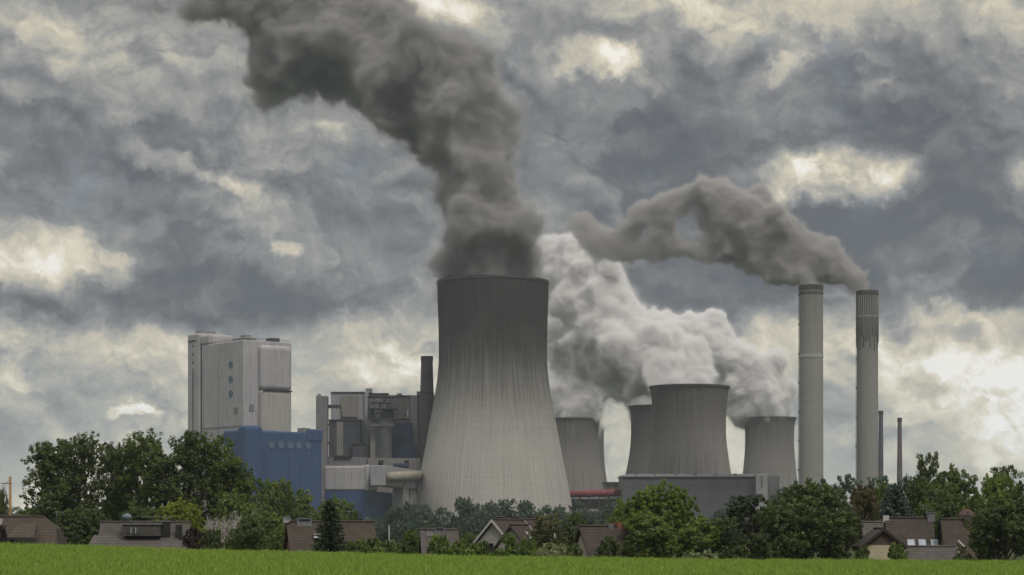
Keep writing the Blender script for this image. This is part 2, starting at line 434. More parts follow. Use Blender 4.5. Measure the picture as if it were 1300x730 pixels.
# ---------------------------------------------------------------- cooling towers
def concrete(name, lo_col, hi_col, H, stain_lo, stain_hi, streak=60.0, streak_amt=0.5, zcenter=None):
    """cast concrete: weathered darker towards the rim, runs of dirt down the shell, faint casting lifts"""
    def b(T, out):
        p = T.n('ShaderNodeBsdfPrincipled'); p.inputs['Roughness'].default_value = 0.95; p.inputs['Specular IOR Level'].default_value = 0.15
        co = T.n('ShaderNodeTexCoord').outputs['Object']
        x, y, z = T.sep(co)
        ang = T.m('ARCTAN2', y, x)
        run = T.noise(T.xyz(T.m('MULTIPLY', ang, streak), T.m('MULTIPLY', z, 0.012), 0.0), 1.0, 5, 0.65)
        run2 = T.noise(T.xyz(T.m('MULTIPLY', ang, streak * 0.22), T.m('MULTIPLY', z, 0.02), 7.0), 1.0, 4, 0.6)
        blot = T.noise(co, 0.03, 6, 0.6)
        zn = T.m('DIVIDE', z, H)
        zz = T.m('ADD', zn, T.m('ADD', T.m('MULTIPLY', T.m('SUBTRACT', run, 0.5), 0.40), T.m('MULTIPLY', T.m('SUBTRACT', run2, 0.5), 0.30)))
        st = T.rng(zz, stain_lo, stain_hi)
        st = T.m('ADD', st, T.m('MULTIPLY', T.m('SUBTRACT', blot, 0.5), 0.35), clamp=True)
        c = T.mix(st, (*lo_col, 1), (*hi_col, 1))
        # lifts
        band = T.noise(T.xyz(0.0, 0.0, T.m('MULTIPLY', z, 0.30)), 1.0, 4, 0.75)
        fine = T.noise(T.v('MULTIPLY', co, (0.1, 0.1, 0.9)), 1.0, 4, 0.7)
        k = T.m('ADD', 0.66, T.m('ADD', T.m('MULTIPLY', band, 0.36), T.m('MULTIPLY', fine, 0.30)))
        k = T.m('MULTIPLY', k, T.rng(run, 0.25, 0.75, 1.0 - streak_amt * 0.45, 1.0 + streak_amt * 0.35, smooth=False))
        c = T.mix(1.0, c, T.xyz(k, k, k), 'MULTIPLY')
        T.put(p.inputs['Base Color'], c); T.put(out.inputs[0], p.outputs[0])
    return mat(name, b)

def cooling_tower(cx, Y, prof_px, label, m, ribs, rib_depth, rim_out, seg):
    """prof_px: (py, half width in px) from the rim down; the shell is hollow and open at the top"""
    c = at(cx, HY, Y)
    prof = [((HY - py) / FPX * Y + EYE - GZ, hw / FPX * Y) for py, hw in prof_px][::-1]
    root = empty('cooling_tower', (c.x, Y, GZ), label, 'cooling tower', 'cooling towers of the power station')
    pts = cr_interp(prof, 60)
    top = pts[-1][0]; rt = pts[-1][1]
    pts = [(z - 0.0, r) for z, r in pts]
    per = seg // ribs
    def rib(k, z):
        a = rib_depth if (k % per) == 0 else 0.0
        return a * (1.0 if z < top - 2 else 0.3)
    inner = [(z, r - 1.2) for z, r in pts[::-1] if z > top * 0.45]
    MB().lathe(pts, seg, rad_fn=rib if ribs else None, smooth=not ribs).build('shell', m, root)
    MB().lathe(inner, 96).build('inner_shell', m, root)
    h = 1.6
    MB().lathe([(top - h, rt - 1.3), (top - h, rt + rim_out), (top + 0.3, rt + rim_out), (top + 0.3, rt - 1.3)], 128, smooth=False).build(
        'rim', surf('rim_concrete', (0.045, 0.043, 0.042), (0.075, 0.072, 0.068), 0.3), root)
    return root, top, rt, c

m_big = concrete('stained_concrete', (0.38, 0.370, 0.342), (0.050, 0.048, 0.046), 200, 0.28, 0.84, 90, 0.60)
m_old = concrete('aged_concrete', (0.215, 0.203, 0.19), (0.115, 0.107, 0.10), 125, 0.55, 1.1, 46, 1.1)
m_old2 = concrete('dark_aged_concrete', (0.15, 0.14, 0.135), (0.10, 0.095, 0.09), 125, 0.5, 1.1, 40, 0.8)
cooling_tower(625.8, 1700, [(358, 70.5), (385, 69.8), (430, 68.6), (465, 68.9), (511, 75), (540, 80.5), (570, 86), (600, 92), (633, 98.5), (683, 108)],
              'huge pale concrete cooling tower, blackened towards its rim, tallest and nearest of the towers', m_big, 120, 0.18, 0.6, 480)
cooling_tower(875.3, 1840, [(491, 50), (500, 48.6), (535, 45.8), (560, 46.5), (580, 49), (602, 52.3), (640, 59), (682, 66)],
              'grey-brown cooling tower standing clear in the middle of the long low grey hall', m_old, 90, 0.25, 0.9, 360)
cooling_tower(841, 2134, [(516, 42.2), (525, 40.7), (550, 39.6), (575, 41.5), (605, 47), (640, 53), (680, 58)],
              'dull cooling tower half hidden behind the left side of the larger grey-brown one', m_old2, 90, 0.25, 0.9, 360)
cooling_tower(724.5, 2378, [(532, 37), (542, 35.6), (565, 35.2), (590, 38), (621, 43.5), (650, 48), (680, 52)],
              'streaked grey cooling tower just right of the huge pale one, above the red duct', m_old, 80, 0.25, 0.9, 320)
cooling_tower(731.5, 2700, [(545, 35), (560, 34.6), (590, 36), (620, 40), (675, 47)],
              'dark cooling tower of which only a sliver shows behind the streaked one', m_old2, 60, 0.35, 0.9, 240)
cooling_tower(977, 2360, [(530.5, 33.2), (540, 31.4), (556, 30.6), (580, 31.6), (604, 34), (640, 40), (680, 45)],
              'small grey cooling tower beside the left one of the two tall pale chimneys', m_old, 80, 0.25, 0.9, 320)

# ---------------------------------------------------------------- smoke and steam
def ico_np(sub):
    bm = bmesh.new(); bmesh.ops.create_icosphere(bm, subdivisions=sub, radius=1.0)
    v = np.array([x.co[:] for x in bm.verts]); f = np.array([[y.index for y in x.verts] for x in bm.faces]); bm.free()
    return v, f
ICO2 = ico_np(2)

def blob_cloud(spheres, rs, kids=(9, 5), shrink=(0.46, 0.42), out=0.85, squash=1.0):
    """cauliflower growth: every ball carries smaller balls on its skin, those carry smaller ones again"""
    res = []
    def grow(c, r, lvl):
        res.append((c, r))
        if lvl >= len(kids): return
        for _ in range(kids[lvl]):
            d = rs.normal(size=3); d /= np.linalg.norm(d)
            rr = r * shrink[lvl] * rs.uniform(0.65, 1.3)
            grow(c + d * r * out * rs.uniform(0.85, 1.1), rr, lvl + 1)
    for c, r in spheres: grow(np.array(c, float), r, 0)
    return res

def along(path, step=0.55):
    """balls (px, py, Y, r_px) filled in along a path; returns metres"""
    pts = []
    for a, b in zip(path, path[1:]):
        n = max(1, int(math.hypot(b[0] - a[0], b[1] - a[1]) / (step * (a[3] + b[3]) / 2)))
        for i in range(n):
            t = i / n; pts.append([a[k] + (b[k] - a[k]) * t for k in range(4)])
    pts.append(list(path[-1]))
    return [(at(p[0], p[1], p[2]), p[3] / FPX * p[2]) for p in pts]

def hull(name, balls, voxel, disp, seed, parent=None):
    V, Fc = ICO2; vs, fs = [], []
    for i, (c, r) in enumerate(balls):
        vs.append(V * r + c); fs.append(Fc + i * len(V))
    me = np_mesh(name + '_tmp', np.vstack(vs), np.vstack(fs))
    o = link_mesh(name, me)
    rm = o.modifiers.new('r', 'REMESH'); rm.mode = 'VOXEL'; rm.voxel_size = voxel; rm.use_smooth_shade = True
    for k, (size, amt, depth) in enumerate(disp):
        tx = bpy.data.textures.new(name + str(k), 'CLOUDS'); tx.noise_scale = size; tx.noise_depth = depth; tx.noise_basis = 'ORIGINAL_PERLIN'
        d = o.modifiers.new('d', 'DISPLACE'); d.texture = tx; d.strength = amt; d.mid_level = 0.5; d.texture_coords = 'GLOBAL'
    dg = bpy.context.evaluated_depsgraph_get()
    new = bpy.data.meshes.new_from_object(o.evaluated_get(dg))
    o.modifiers.clear(); o.data = new; bpy.data.meshes.remove(me)
    new.name = name
    if parent is not None: o.parent = parent
    return o

def smoke_mat(name, albedo, dens, nscale, eat, soft, rough=0.62, aniso=0.0, tail=0.06, fade=None, fold=0.25):
    """air full of droplets: the body's depth below its skin, eaten away by turbulence"""
    m = bpy.data.materials.new(name); m.use_nodes = True
    T = NT(m.node_tree); out = T.n('ShaderNodeOutputMaterial')
    pv = T.n('ShaderNodeVolumePrincipled'); pv.inputs['Color'].default_value = (*albedo, 1)
    pv.inputs['Anisotropy'].default_value = aniso; pv.inputs['Density Attribute'].default_value = ''
    d = T.n('ShaderNodeAttribute', attribute_name='density').outputs['Fac']
    co = T.n('ShaderNodeTexCoord').outputs['Object']
    w = T.v('ADD', co, T.v('SCALE', T.v('SUBTRACT', T.noise(co, nscale * 0.8, 2, 0.5, color=True), (.5, .5, .5)), scale=1.1 / nscale * 0.7))
    n = T.noise(w, nscale, 6, rough)
    fbm = T.rng(n, 0.22, 0.78, 1.0, 0.0, smooth=False)
    n2 = T.noise(w, nscale * 1.9, 5, 0.55)
    crease = T.m('SUBTRACT', 1.0, T.m('MULTIPLY', T.m('ABSOLUTE', T.m('SUBTRACT', n2, 0.5)), 6.0), clamp=True)   # folds between round billows
    e = T.m('ADD', T.m('MULTIPLY', fbm, eat * (1.02 - fold)), T.m('MULTIPLY', crease, eat * fold))
    thinning = 1.0
    if fade:                                                       # the plume dissolves downwind
        thinning = T.rng(T.sep(co)[0], fade[0], fade[1], 0.10, 1.0)
        e = T.m('ADD', e, T.m('MULTIPLY', T.m('SUBTRACT', 1.0, thinning), 0.16))
    x = T.m('SUBTRACT', d, e)
    body = T.m('MULTIPLY', T.rng(x, 0.0, soft), dens)
    thin = T.m('MULTIPLY', T.rng(T.m('ADD', x, 0.30), 0.0, 0.5), T.m('MULTIPLY', T.rng(d, 0.02, 0.3), dens * tail))
    T.put(pv.inputs['Density'], T.m('MULTIPLY', T.m('ADD', body, thin), thinning))
    T.put(out.inputs[1], pv.outputs[0])
    return m

def skin_mat(name, col, share):
    m = bpy.data.materials.new(name); m.use_nodes = True
    T = NT(m.node_tree); out = T.n('ShaderNodeOutputMaterial')
    tr = T.n('ShaderNodeBsdfTransparent'); df = T.n('ShaderNodeBsdfDiffuse'); df.inputs[0].default_value = (*col, 1)
    mx = T.n('ShaderNodeMixShader'); mx.inputs[0].default_value = share
    T.put(mx.inputs[1], tr.outputs[0]); T.put(mx.inputs[2], df.outputs[0]); T.put(out.inputs[0], mx.outputs[0])
    return m

def plume(label, cat, paths, seed, body, skin, voxel=3.0, disp=((40, 10, 2), (14, 6, 3)), kids=(9, 5), band=20.0, grow=1.16, name='smoke_plume', part='smoke_body', res=3.2):
    """the outline mesh is the plume; the drifting air that fills it is its child volume"""
    rs = np.random.RandomState(seed)
    base = []
    for p in paths: base += along(p)
    balls = blob_cloud([(c, r * 0.90 * grow) for c, r in base], rs, kids)
    o = hull(name, balls, voxel, disp, seed)
    o.data.materials.clear(); o.data.materials.append(skin)
    tag(o, label, cat, 'smoke and steam plumes')
    vd = bpy.data.volumes.new(part); v = bpy.data.objects.new(part, vd); COL.objects.link(v); v.parent = o
    md = v.modifiers.new('fill', 'MESH_TO_VOLUME'); md.object = o; md.resolution_mode = 'VOXEL_SIZE'; md.voxel_size = res
    md.interior_band_width = band; md.density = 1.0
    vd.materials.append(body); vd.render.step_size = 3.5
    return o

backlit_body = smoke_mat('painted_backlit_plume', (0.556, 0.549, 0.548), 0.19, 0.026, 0.80, 0.20, 0.66, fade=(-470, -200), tail=0.12, fold=0.24)  # the plume's backlit darkness is put into its low albedo
brown_body = smoke_mat('brown_grey_smoke', (0.648, 0.636, 0.632), 0.25, 0.044, 0.72, 0.22, 0.66, fade=(-20, 190), tail=0.12, fold=0.26)
white_body = smoke_mat('white_steam', (0.978, 0.974, 0.973), 0.26, 0.026, 0.66, 0.17, 0.62, tail=0.10, fold=0.34)
dark_skin = skin_mat('dark_smoke_skin', (0.10, 0.095, 0.09), 0.02)
white_skin = skin_mat('white_steam_skin', (0.5, 0.49, 0.48), 0.02)

plume('plume, coloured backlit-dark, rising from the huge pale tower, bending left out of frame', 'smoke',
      [[(626, 378, 1700, 56), (624, 345, 1700, 67), (618, 305, 1700, 70), (611, 260, 1705, 62), (608, 215, 1715, 58), (596, 170, 1725, 62), (572, 135, 1740, 70), (540, 100, 1755, 78),
        (500, 78, 1775, 72), (455, 50, 1795, 80), (410, 20, 1820, 88), (360, -50, 1850, 100), (290, -120, 1880, 100)],
       [(560, 85, 1740, 60), (595, 78, 1735, 38)], [(370, 90, 1800, 34), (362, 55, 1800, 44)], [(470, 110, 1780, 40), (520, 140, 1760, 34)],
       [(300, 5, 1830, 34), (255, 10, 1840, 30), (210, 12, 1850, 22), (165, 2, 1850, 20), (110, -8, 1850, 18)]],
      3, backlit_body, dark_skin, kids=(9, 6), disp=((45, 14, 2), (18, 7, 3)), voxel=3.0, band=24.0, grow=1.22)
plume('brown-grey smoke blowing left from the tops of the two tall pale chimneys', 'smoke',
      [[(1101, 371, 1652, 9), (1096, 362, 1655, 13), (1083, 352, 1655, 19), (1062, 342, 1658, 26), (1035, 330, 1660, 33), (1000, 316, 1665, 37), (965, 296, 1670, 41), (932, 275, 1680, 40), (912, 252, 1690, 30)],
       [(1030, 362, 1640, 10), (1015, 352, 1650, 18), (985, 342, 1660, 20), (930, 312, 1675, 24)],
       [(915, 318, 1680, 18), (875, 318, 1690, 17), (845, 312, 1700, 19), (815, 318, 1710, 17), (790, 322, 1720, 15)],
       [(900, 250, 1690, 24), (890, 228, 1695, 13)], [(872, 246, 1700, 19), (845, 262, 1700, 24), (838, 292, 1700, 22)], [(815, 268, 1715, 20), (800, 300, 1720, 20)], [(795, 315, 1720, 22), (760, 312, 1730, 26), (738, 285, 1735, 26)], [(1060, 328, 1660, 18), (1010, 300, 1665, 20), (950, 262, 1680, 26)]],
      8, brown_body, dark_skin, band=10.0, res=2.0, grow=1.22, voxel=1.8, disp=((26, 7, 2), (10, 4, 3)))
WD = ((40, 10, 2), (14, 5, 3))
plume('white steam heaped over the small cooling tower beside the pale chimneys', 'steam',
      [[(977, 534, 2360, 26), (970, 512, 2362, 42), (958, 488, 2365, 44), (935, 468, 2370, 42), (905, 452, 2380, 46), (875, 432, 2390, 46), (842, 418, 2400, 34), (820, 430, 2410, 34)],
       [(992, 505, 2362, 22), (1002, 522, 2362, 12)], [(950, 524, 2362, 20), (930, 512, 2362, 26), (915, 495, 2370, 30)]],
      21, white_body, white_skin, voxel=3.0, kids=(10, 5), disp=WD, name='steam_plume', part='steam_body')
plume('white steam drifting left off the grey-brown tower in the middle of the hall', 'steam',
      [[(868, 494, 1860, 32), (850, 478, 1880, 42), (830, 465, 1900, 48), (800, 455, 1930, 54), (770, 430, 1960, 56), (762, 395, 1980, 60), (750, 362, 2000, 56), (728, 342, 2020, 50), (704, 330, 2040, 42)],
       [(905, 496, 1850, 20), (890, 480, 1870, 30)], [(880, 455, 1890, 36), (850, 430, 1920, 38), (815, 420, 1940, 34)]],
      33, white_body, white_skin, voxel=2.8, kids=(10, 5), disp=WD, name='steam_plume', part='steam_body')
plume('steam leaving the half hidden dull tower', 'steam',
      [[(838, 520, 2140, 36), (815, 500, 2150, 34), (792, 485, 2170, 36), (775, 465, 2190, 40)]],
      41, white_body, white_skin, voxel=3.0, kids=(10, 6), disp=WD, name='steam_plume', part='steam_body')
plume('billowing white steam standing on the streaked tower right of the huge one', 'steam',
      [[(724, 538, 2378, 32), (732, 512, 2378, 44), (738, 485, 2378, 40), (730, 455, 2378, 38), (722, 420, 2378, 44), (725, 380, 2380, 44), (715, 340, 2385, 40)], [(748, 505, 2370, 28), (745, 470, 2370, 26)]],
      55, white_body, white_skin, voxel=3.0, kids=(10, 5), disp=WD, name='steam_plume', part='steam_body')

# ---------------------------------------------------------------- works buildings
def box_px(b, px0, px1, pt, pb, Y, depth):
    """a box whose front face fills these photo pixels at the distance Y (pb None: down to the ground)"""
    a = at(px0, pt, Y); c = at(px1, pt, Y)
    return b.box(a.x, c.x, Y, Y + depth, GZ if pb is None else at(px0, pb, Y).z, a.z)

def panels(name, c1, c2, sx=4.0, sz=1.2, line=0.8, rough=0.6, dirt=0.15, ribs=False):
    """clad wall: sheets with faint joints and rain dirt"""
    def b(T, out):
        p = T.n('ShaderNodeBsdfPrincipled'); p.inputs['Roughness'].default_value = rough; p.inputs['Specular IOR Level'].default_value = 0.25
        co = T.n('ShaderNodeTexCoord').outputs['Object']
        x, y, z = T.sep(co)
        h = T.m('ADD', x, y)
        fz = T.m('FRACT', T.m('DIVIDE', z, sz)); fx = T.m('FRACT', T.m('DIVIDE', h, sx))
        lz = T.m('LESS_THAN', fz, 0.12); lx = T.m('LESS_THAN', fx, 0.06)
        l = T.m('MAXIMUM', lz, lx)
        n = T.noise(co, 0.06, 5, 0.6); run = T.noise(T.xyz(T.m('MULTIPLY', h, 0.6), T.m('MULTIPLY', z, 0.03), 0), 1.0, 4, 0.6)
        cell = T.n('ShaderNodeTexWhiteNoise', noise_dimensions='2D')
        T.put(cell.inputs[0], T.xyz(T.m('FLOOR', T.m('DIVIDE', h, sx)), T.m('FLOOR', T.m('DIVIDE', z, sz * 3)), 0))
        f = T.m('ADD', T.m('MULTIPLY', T.rng(n, 0.3, 0.7), 0.55), T.m('MULTIPLY', cell.outputs[0], 0.3))
        c = T.mix(f, (*c1, 1), (*c2, 1))
        k = T.m('SUBTRACT', 1.0, T.m('ADD', T.m('MULTIPLY', l, 1 - line), T.m('MULTIPLY', T.rng(run, 0.45, 0.75), dirt)))
        T.put(p.inputs['Base Color'], T.mix(1.0, c, T.xyz(k, k, k), 'MULTIPLY')); T.put(out.inputs[0], p.outputs[0])
    return mat(name, b)

M_white = panels('pale_cladding', (0.34, 0.335, 0.355), (0.42, 0.41, 0.42), 6, 2.4, 0.87, dirt=0.28)
M_beige = panels('beige_cladding', (0.33, 0.31, 0.27), (0.40, 0.38, 0.33), 9, 1.8, 0.86, dirt=0.2)
M_bay = panels('pale_ribbed_cladding', (0.33, 0.32, 0.31), (0.38, 0.365, 0.34), 9, 1.8, 0.82, dirt=0.2)
M_blue = panels('blue_cladding', (0.040, 0.076, 0.160), (0.050, 0.090, 0.188), 5, 2.0, 0.82, dirt=0.3)
M_grey = panels('grey_cladding', (0.17, 0.17, 0.18), (0.22, 0.215, 0.22), 5, 2.5, 0.85, dirt=0.25)
M_lgrey = panels('light_grey_cladding', (0.26, 0.265, 0.29), (0.31, 0.31, 0.33), 5, 2.5, 0.9, dirt=0.2)
M_taupe = panels('taupe_cladding', (0.19, 0.18, 0.168), (0.25, 0.235, 0.215), 6, 2.5, 0.86, dirt=0.3)
M_dark = panels('dark_ribbed_cladding', (0.050, 0.052, 0.066), (0.085, 0.085, 0.10), 3, 30, 0.7, dirt=0.3)
M_dblue = panels('dark_blue_cladding', (0.035, 0.055, 0.10), (0.05, 0.075, 0.13), 3, 30, 0.8, dirt=0.3)
M_steel = surf('grimy_steel', (0.035, 0.036, 0.042), (0.07, 0.068, 0.07), 0.2, 0.7)
M_glass = surf('blue_porthole_glass', (0.035, 0.07, 0.11), (0.05, 0.09, 0.14), 0.5, 0.25, spec=0.6)
M_disc = surf('pale_blue_disc', (0.085, 0.125, 0.19), (0.10, 0.145, 0.21), 0.5, 0.5)
M_black = surf('black_opening', (0.012, 0.012, 0.014), (0.02, 0.02, 0.022), 1.0, 0.9)
M_hall = panels('dark_grey_hall_cladding', (0.105, 0.105, 0.115), (0.125, 0.125, 0.135), 8, 40, 0.88, dirt=0.15)
M_pipe = surf('sandy_duct', (0.25, 0.235, 0.19), (0.31, 0.29, 0.235), 0.15, 0.6, stretch=(1, 1, 2))
M_red = surf('weathered_red_duct', (0.20, 0.055, 0.058), (0.27, 0.08, 0.08), 0.25, 0.6)
M_concf = surf('plain_concrete', (0.20, 0.195, 0.185), (0.26, 0.255, 0.24), 0.1, 0.9)

ANG = math.atan2(26.5, 33.3)
def disc(root, c, r, axis, m, name='round_window', t=0.5):
    """a round pane standing 0.3 proud of a wall; axis 'x' or 'y' is the way it faces (negative side)"""
    b = MB(); c = Vector(c); d = Vector((-t, 0, 0)) if axis == 'x' else Vector((0, -t, 0))
    b.tube([c, c + d * 0.8], r, 28); f = b.build(name, m, root)
    g = MB(); n = 28
    for k in range(n):
        a0, a1 = 2 * math.pi * k / n, 2 * math.pi * (k + 1) / n
        def q(a, rr, off):
            return c + d * off + (Vector((0, math.cos(a) * rr, math.sin(a) * rr)) if axis == 'x' else Vector((math.cos(a) * rr, 0, math.sin(a) * rr)))
        g.hexa([q(a0, r, 0), q(a1, r, 0), q(a1, r * 1.12, 0), q(a0, r * 1.12, 0)], [q(a0, r, 1.1), q(a1, r, 1.1), q(a1, r * 1.12, 1.1), q(a0, r * 1.12, 1.1)])
    g.build('frame', m, f)
    return f

# tall pale boiler house
c0 = at(309, HY, 1600)
t = empty('boiler_house', (c0.x, 1600, GZ), 'tallest pale slab-sided boiler house with three round windows in a column', 'building', rz=ANG)
MB().box(0, 42.6, 0, 62, 0, 149.4).build('main_block', M_white, t, bevel=0.8, seg=2)
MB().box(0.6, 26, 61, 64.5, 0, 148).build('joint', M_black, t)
s_ = MB().box(-1.0, 24, 64, 82, 0, 159); s_.build('stair_tower', M_white, t, bevel=1.5, seg=3)
MB().box(-0.6, 22, 50, 64.2, 149, 157.2).build('tower_head', M_white, t, bevel=2.2, seg=4)
MB().box(3, 15, 66, 76, 158.9, 161.2).build('roof_housing', M_concf, t)
MB().box(-1.25, -0.4, 72.5, 73.6, 10, 132).build('stair_slot', M_steel, t)
MB().box(-1.3, -0.4, 68, 80.5, 152.8, 153.8).build('louvre', M_steel, t)
for z in (139, 145.5, 151.6 - 19): disc(t, (-0.8, 73, z + 4), 0.9, 'x', M_glass)
for z in (131.6, 120.6, 109.6): disc(t, (0.2, 18.1, z), 2.5, 'x', M_glass)
MB().box(12.8, 40.6, -5.6, 2, 112, 146.2).build('rounded_bay', M_white, t, bevel=5.2, seg=6)
MB().box(13.0, 40.2, -5.2, 2, 0, 112.5).build('ribbed_bay', M_bay, t, bevel=3.2, seg=6)
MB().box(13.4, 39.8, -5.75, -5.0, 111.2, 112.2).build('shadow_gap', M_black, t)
MB().box(2, 12, 1, 20, 149.2, 151.6).build('roof_housing', M_concf, t, bevel=0.8)
MB().box(3.5, 9, 3, 11, 151.5, 153.4).build('roof_vent', M_concf, t)
MB().box(26, 34, 3, 10, 149.2, 152.4).build('roof_vent', M_steel, t, bevel=0.2)
MB().box(-0.35, 0.5, 0.4, 61.6, 84.5, 85.2).build('joint_line', M_grey, t)

# rails, ladder and a maintenance gantry on the roof of the pale boiler house
for (x0_, x1_, y_) in ((1, 41.5, 0.6), (1, 41.5, 61)):
    b = MB()
    for k in range(14): b.tube([(x0_ + (x1_ - x0_) * k / 13, y_, 149.3), (x0_ + (x1_ - x0_) * k / 13, y_, 150.9)], 0.09, 4)
    for z in (150.1, 150.9): b.tube([(x0_, y_, z), (x1_, y_, z)], 0.09, 4)
    b.build('roof_rail', M_steel, t)
b = MB()
for k in range(20): b.tube([(0.8, 1 + 60 * k / 19, 149.3), (0.8, 1 + 60 * k / 19, 150.9)], 0.09, 4)
for z in (150.1, 150.9): b.tube([(0.8, 1, z), (0.8, 61, z)], 0.09, 4)
b.build('roof_rail', M_steel, t)
MB().tube([(-0.35, 58.5, 10), (-0.35, 58.5, 149)], 0.22, 6).build('downpipe', M_grey, t)
MB().tube([(-0.35, 36, 10), (-0.35, 36, 149)], 0.16, 6).build('downpipe', M_grey, t)
for z in (95, 60): MB().box(-0.5, 0.3, 8, 13, z, z + 4).build('louvre', M_grey, t)
MB().box(5.0, 9.0, -0.5, 0.3, 96, 101).build('louvre', M_grey, t)

# blue block before it
c0 = at(313, HY, 1500)
t = empty('turbine_house', (c0.x, 1500, GZ), 'blue clad block with five pale discs in a row under its roof', 'building', rz=ANG)
MB().box(3, 65.5, 3, 34, 0, 77.0).build('main_block', M_blue, t, bevel=1.6, seg=3)
MB().box(-3, 12, -3, 8, 0, 80.3).build('corner_tower', M_blue, t, bevel=2.6, seg=4)
MB().box(0, 30, 6, 32.5, 0, 77.6).build('side_wing', M_blue, t, bevel=1.6, seg=3)
MB().box(52, 66.2, 2.4, 12, 70, 79.4).build('end_cap', M_blue, t, bevel=1.5, seg=3)
MB().box(50, 56, 4, 12, 77, 80.0).build('roof_vent', M_concf, t)
MB().box(8, 20, 12, 24, 77.4, 80.6).build('roof_housing', M_blue, t, bevel=0.8)
MB().box(-0.3, 1, 7.6, 8.6, 0, 77).build('joint_line', M_dblue, t)
MB().box(12.0, 13.0, 2.6, 3.5, 0, 76).build('joint_line', M_dblue, t)
for k in range(5): disc(t, (22.5 + 7.7 * k, 3.1, 67.2), 2.3, 'y', M_disc, 'pale_disc')

# white gatehouse with blue foot
c0 = at(466, HY, 1560)
t = empty('filter_house', (c0.x, 1560, GZ), 'low white block overhanging a blue foot, left of the huge tower', 'building', rz=math.atan2(-0.13, 0.99))
MB().box(-32.4, 0, 0, 41, 35.2, 53.7).build('upper_block', M_white, t, bevel=1.8, seg=4)
MB().box(-32.0, -0.5, 0.5, 106, 0, 35.2).build('blue_foot', M_blue, t)
MB().box(-1.5, 1.6, -1.4, 3.5, 35.0, 54.2).build('corner_rib', M_white, t, bevel=1.2, seg=4)
MB().box(5, 15.9, -13, 150, 38.6, 53.4).build('side_block', M_lgrey, t, bevel=0.6)
MB().box(5.2, 15.5, 72, 86, 0, 38.5).build('pylon', M_lgrey, t, bevel=0.4)
MB().box(4, 15, 100, 130, 26, 38.4).build('under_deck', M_concf, t, bevel=0.3)
MB().box(-31.5, -1, 1, 40, 53.6, 54.6).build('roof_edge', M_concf, t)
p0, p1 = at(497.5, 605.2, 1549), at(540.5, 602.6, 1716)
t = empty('flue_duct', (p0.x, p0.y, GZ), 'sandy round duct running from the white block behind the edge of the huge tower', 'duct')
b = MB(); b.tube([p0 + Vector((-4.5, 1.5, 0)), p0, p1], 3.6, 28); b.build('duct', M_pipe, t, world=True)
for k in range(7):
    q = p0.lerp(p1, 0.04 + k * 0.15); d = (p1 - p0).normalized()
    MB().tube([q - d * 0.7, q + d * 0.7], 3.75, 28).build('flange', M_pipe, t, world=True)
for k in (0.35, 0.8):
    q = p0.lerp(p1, k); MB().box(q.x - 1, q.x + 1, q.y - 1, q.y + 1, GZ, q.z - 3.4).build('support', M_concf, t, world=True)

# older boiler house with dark bunkers
t = empty('old_boiler_house', (at(477, HY, 1740).x, 1740, GZ), 'grey boiler house with dark boxes, steel gantry and a silo in front', 'building')
def P(nm, m, *boxes, bevel=0.0):
    for bx in boxes:
        b = MB(); box_px(b, *bx); o = b.build(nm, m, t, bevel=bevel, world=True)
    return o
P('left_block', M_lgrey, (420, 463, 498.5, None, 1745, 60), bevel=0.4)
P('right_block', M_grey, (463.3, 493, 500, None, 1752, 50), bevel=0.4)
P('corner_pier', M_lgrey, (462.5, 467.5, 497.5, None, 1742, 8), bevel=0.3)
P('far_block', M_taupe, (493.4, 556, 503, None, 1765, 50), bevel=0.4)
P('far_pier', M_lgrey, (522, 529.5, 502.3, None, 1760, 6), bevel=0.3)
P('taupe_panel', M_taupe, (432, 455, 502, 530, 1743.8, 2))
P('roof_rim', M_steel, (419.5, 464, 497.3, 498.6, 1744, 3), (464, 493.5, 499, 500.2, 1751, 3), (493.6, 552, 501.8, 503.2, 1764, 3))
P('roof_vent', M_concf, (464, 472, 493.2, 498.5, 1750, 8), (504, 510, 499.3, 502.5, 1770, 6), (529, 536, 496.8, 502, 1770, 6))
P('dark_bunker', M_dark, (417.5, 457.5, 533.5, 580.5, 1732, 14), bevel=0.3)
P('bunker_strip', M_taupe, (427.5, 435.5, 535.5, 578, 1731.5, 1))
P('lower_bunker', M_dark, (447.5, 463, 563.5, 580.6, 1726, 7), bevel=0.2)
P('bunker_roof', M_steel, (416.5, 458.5, 532.3, 533.7, 1731, 16), (432.5, 453, 528.8, 530.4, 1741, 4), (446.5, 464, 562.6, 563.7, 1725, 8))
P('base_block', M_grey, (414, 466, 580.6, None, 1722, 25), bevel=0.2)
P('loading_deck', M_taupe, (466.5, 534, 581.8, None, 1718, 30), bevel=0.2)
P('deck_opening', M_black, (480, 486.5, 584.5, 590.8, 1717.7, 1), (513.5, 519, 584.5, 588, 1717.7, 1), (424, 446, 579.2, 580.9, 1720, 3))
P('blue_container', M_dblue, (499, 519, 588.4, 591.8, 1714, 3))
P('right_bunker', M_dblue, (497, 522.5, 536, 576, 1745, 14), (499, 528.5, 565, 581.8, 1742, 6), bevel=0.2)
b = MB(); c = at(487.5, HY, 1728)
zz = lambda py, Y: at(0, py, Y).z
b.lathe([(GZ, 6.6), (zz(544, 1728), 6.6), (zz(541, 1728), 9.4), (zz(533, 1728), 10.4), (zz(531.5, 1728), 10.4)], 40, (c.x, 1728), cap=True)
b.build('silo', M_lgrey, t, world=True)
P('silo_duct', M_taupe, (470, 477, 545, 582, 1727, 5), bevel=0.3)
P('silo_head', M_grey, (470, 500, 534.5, 541.5, 1719, 18), bevel=0.6)
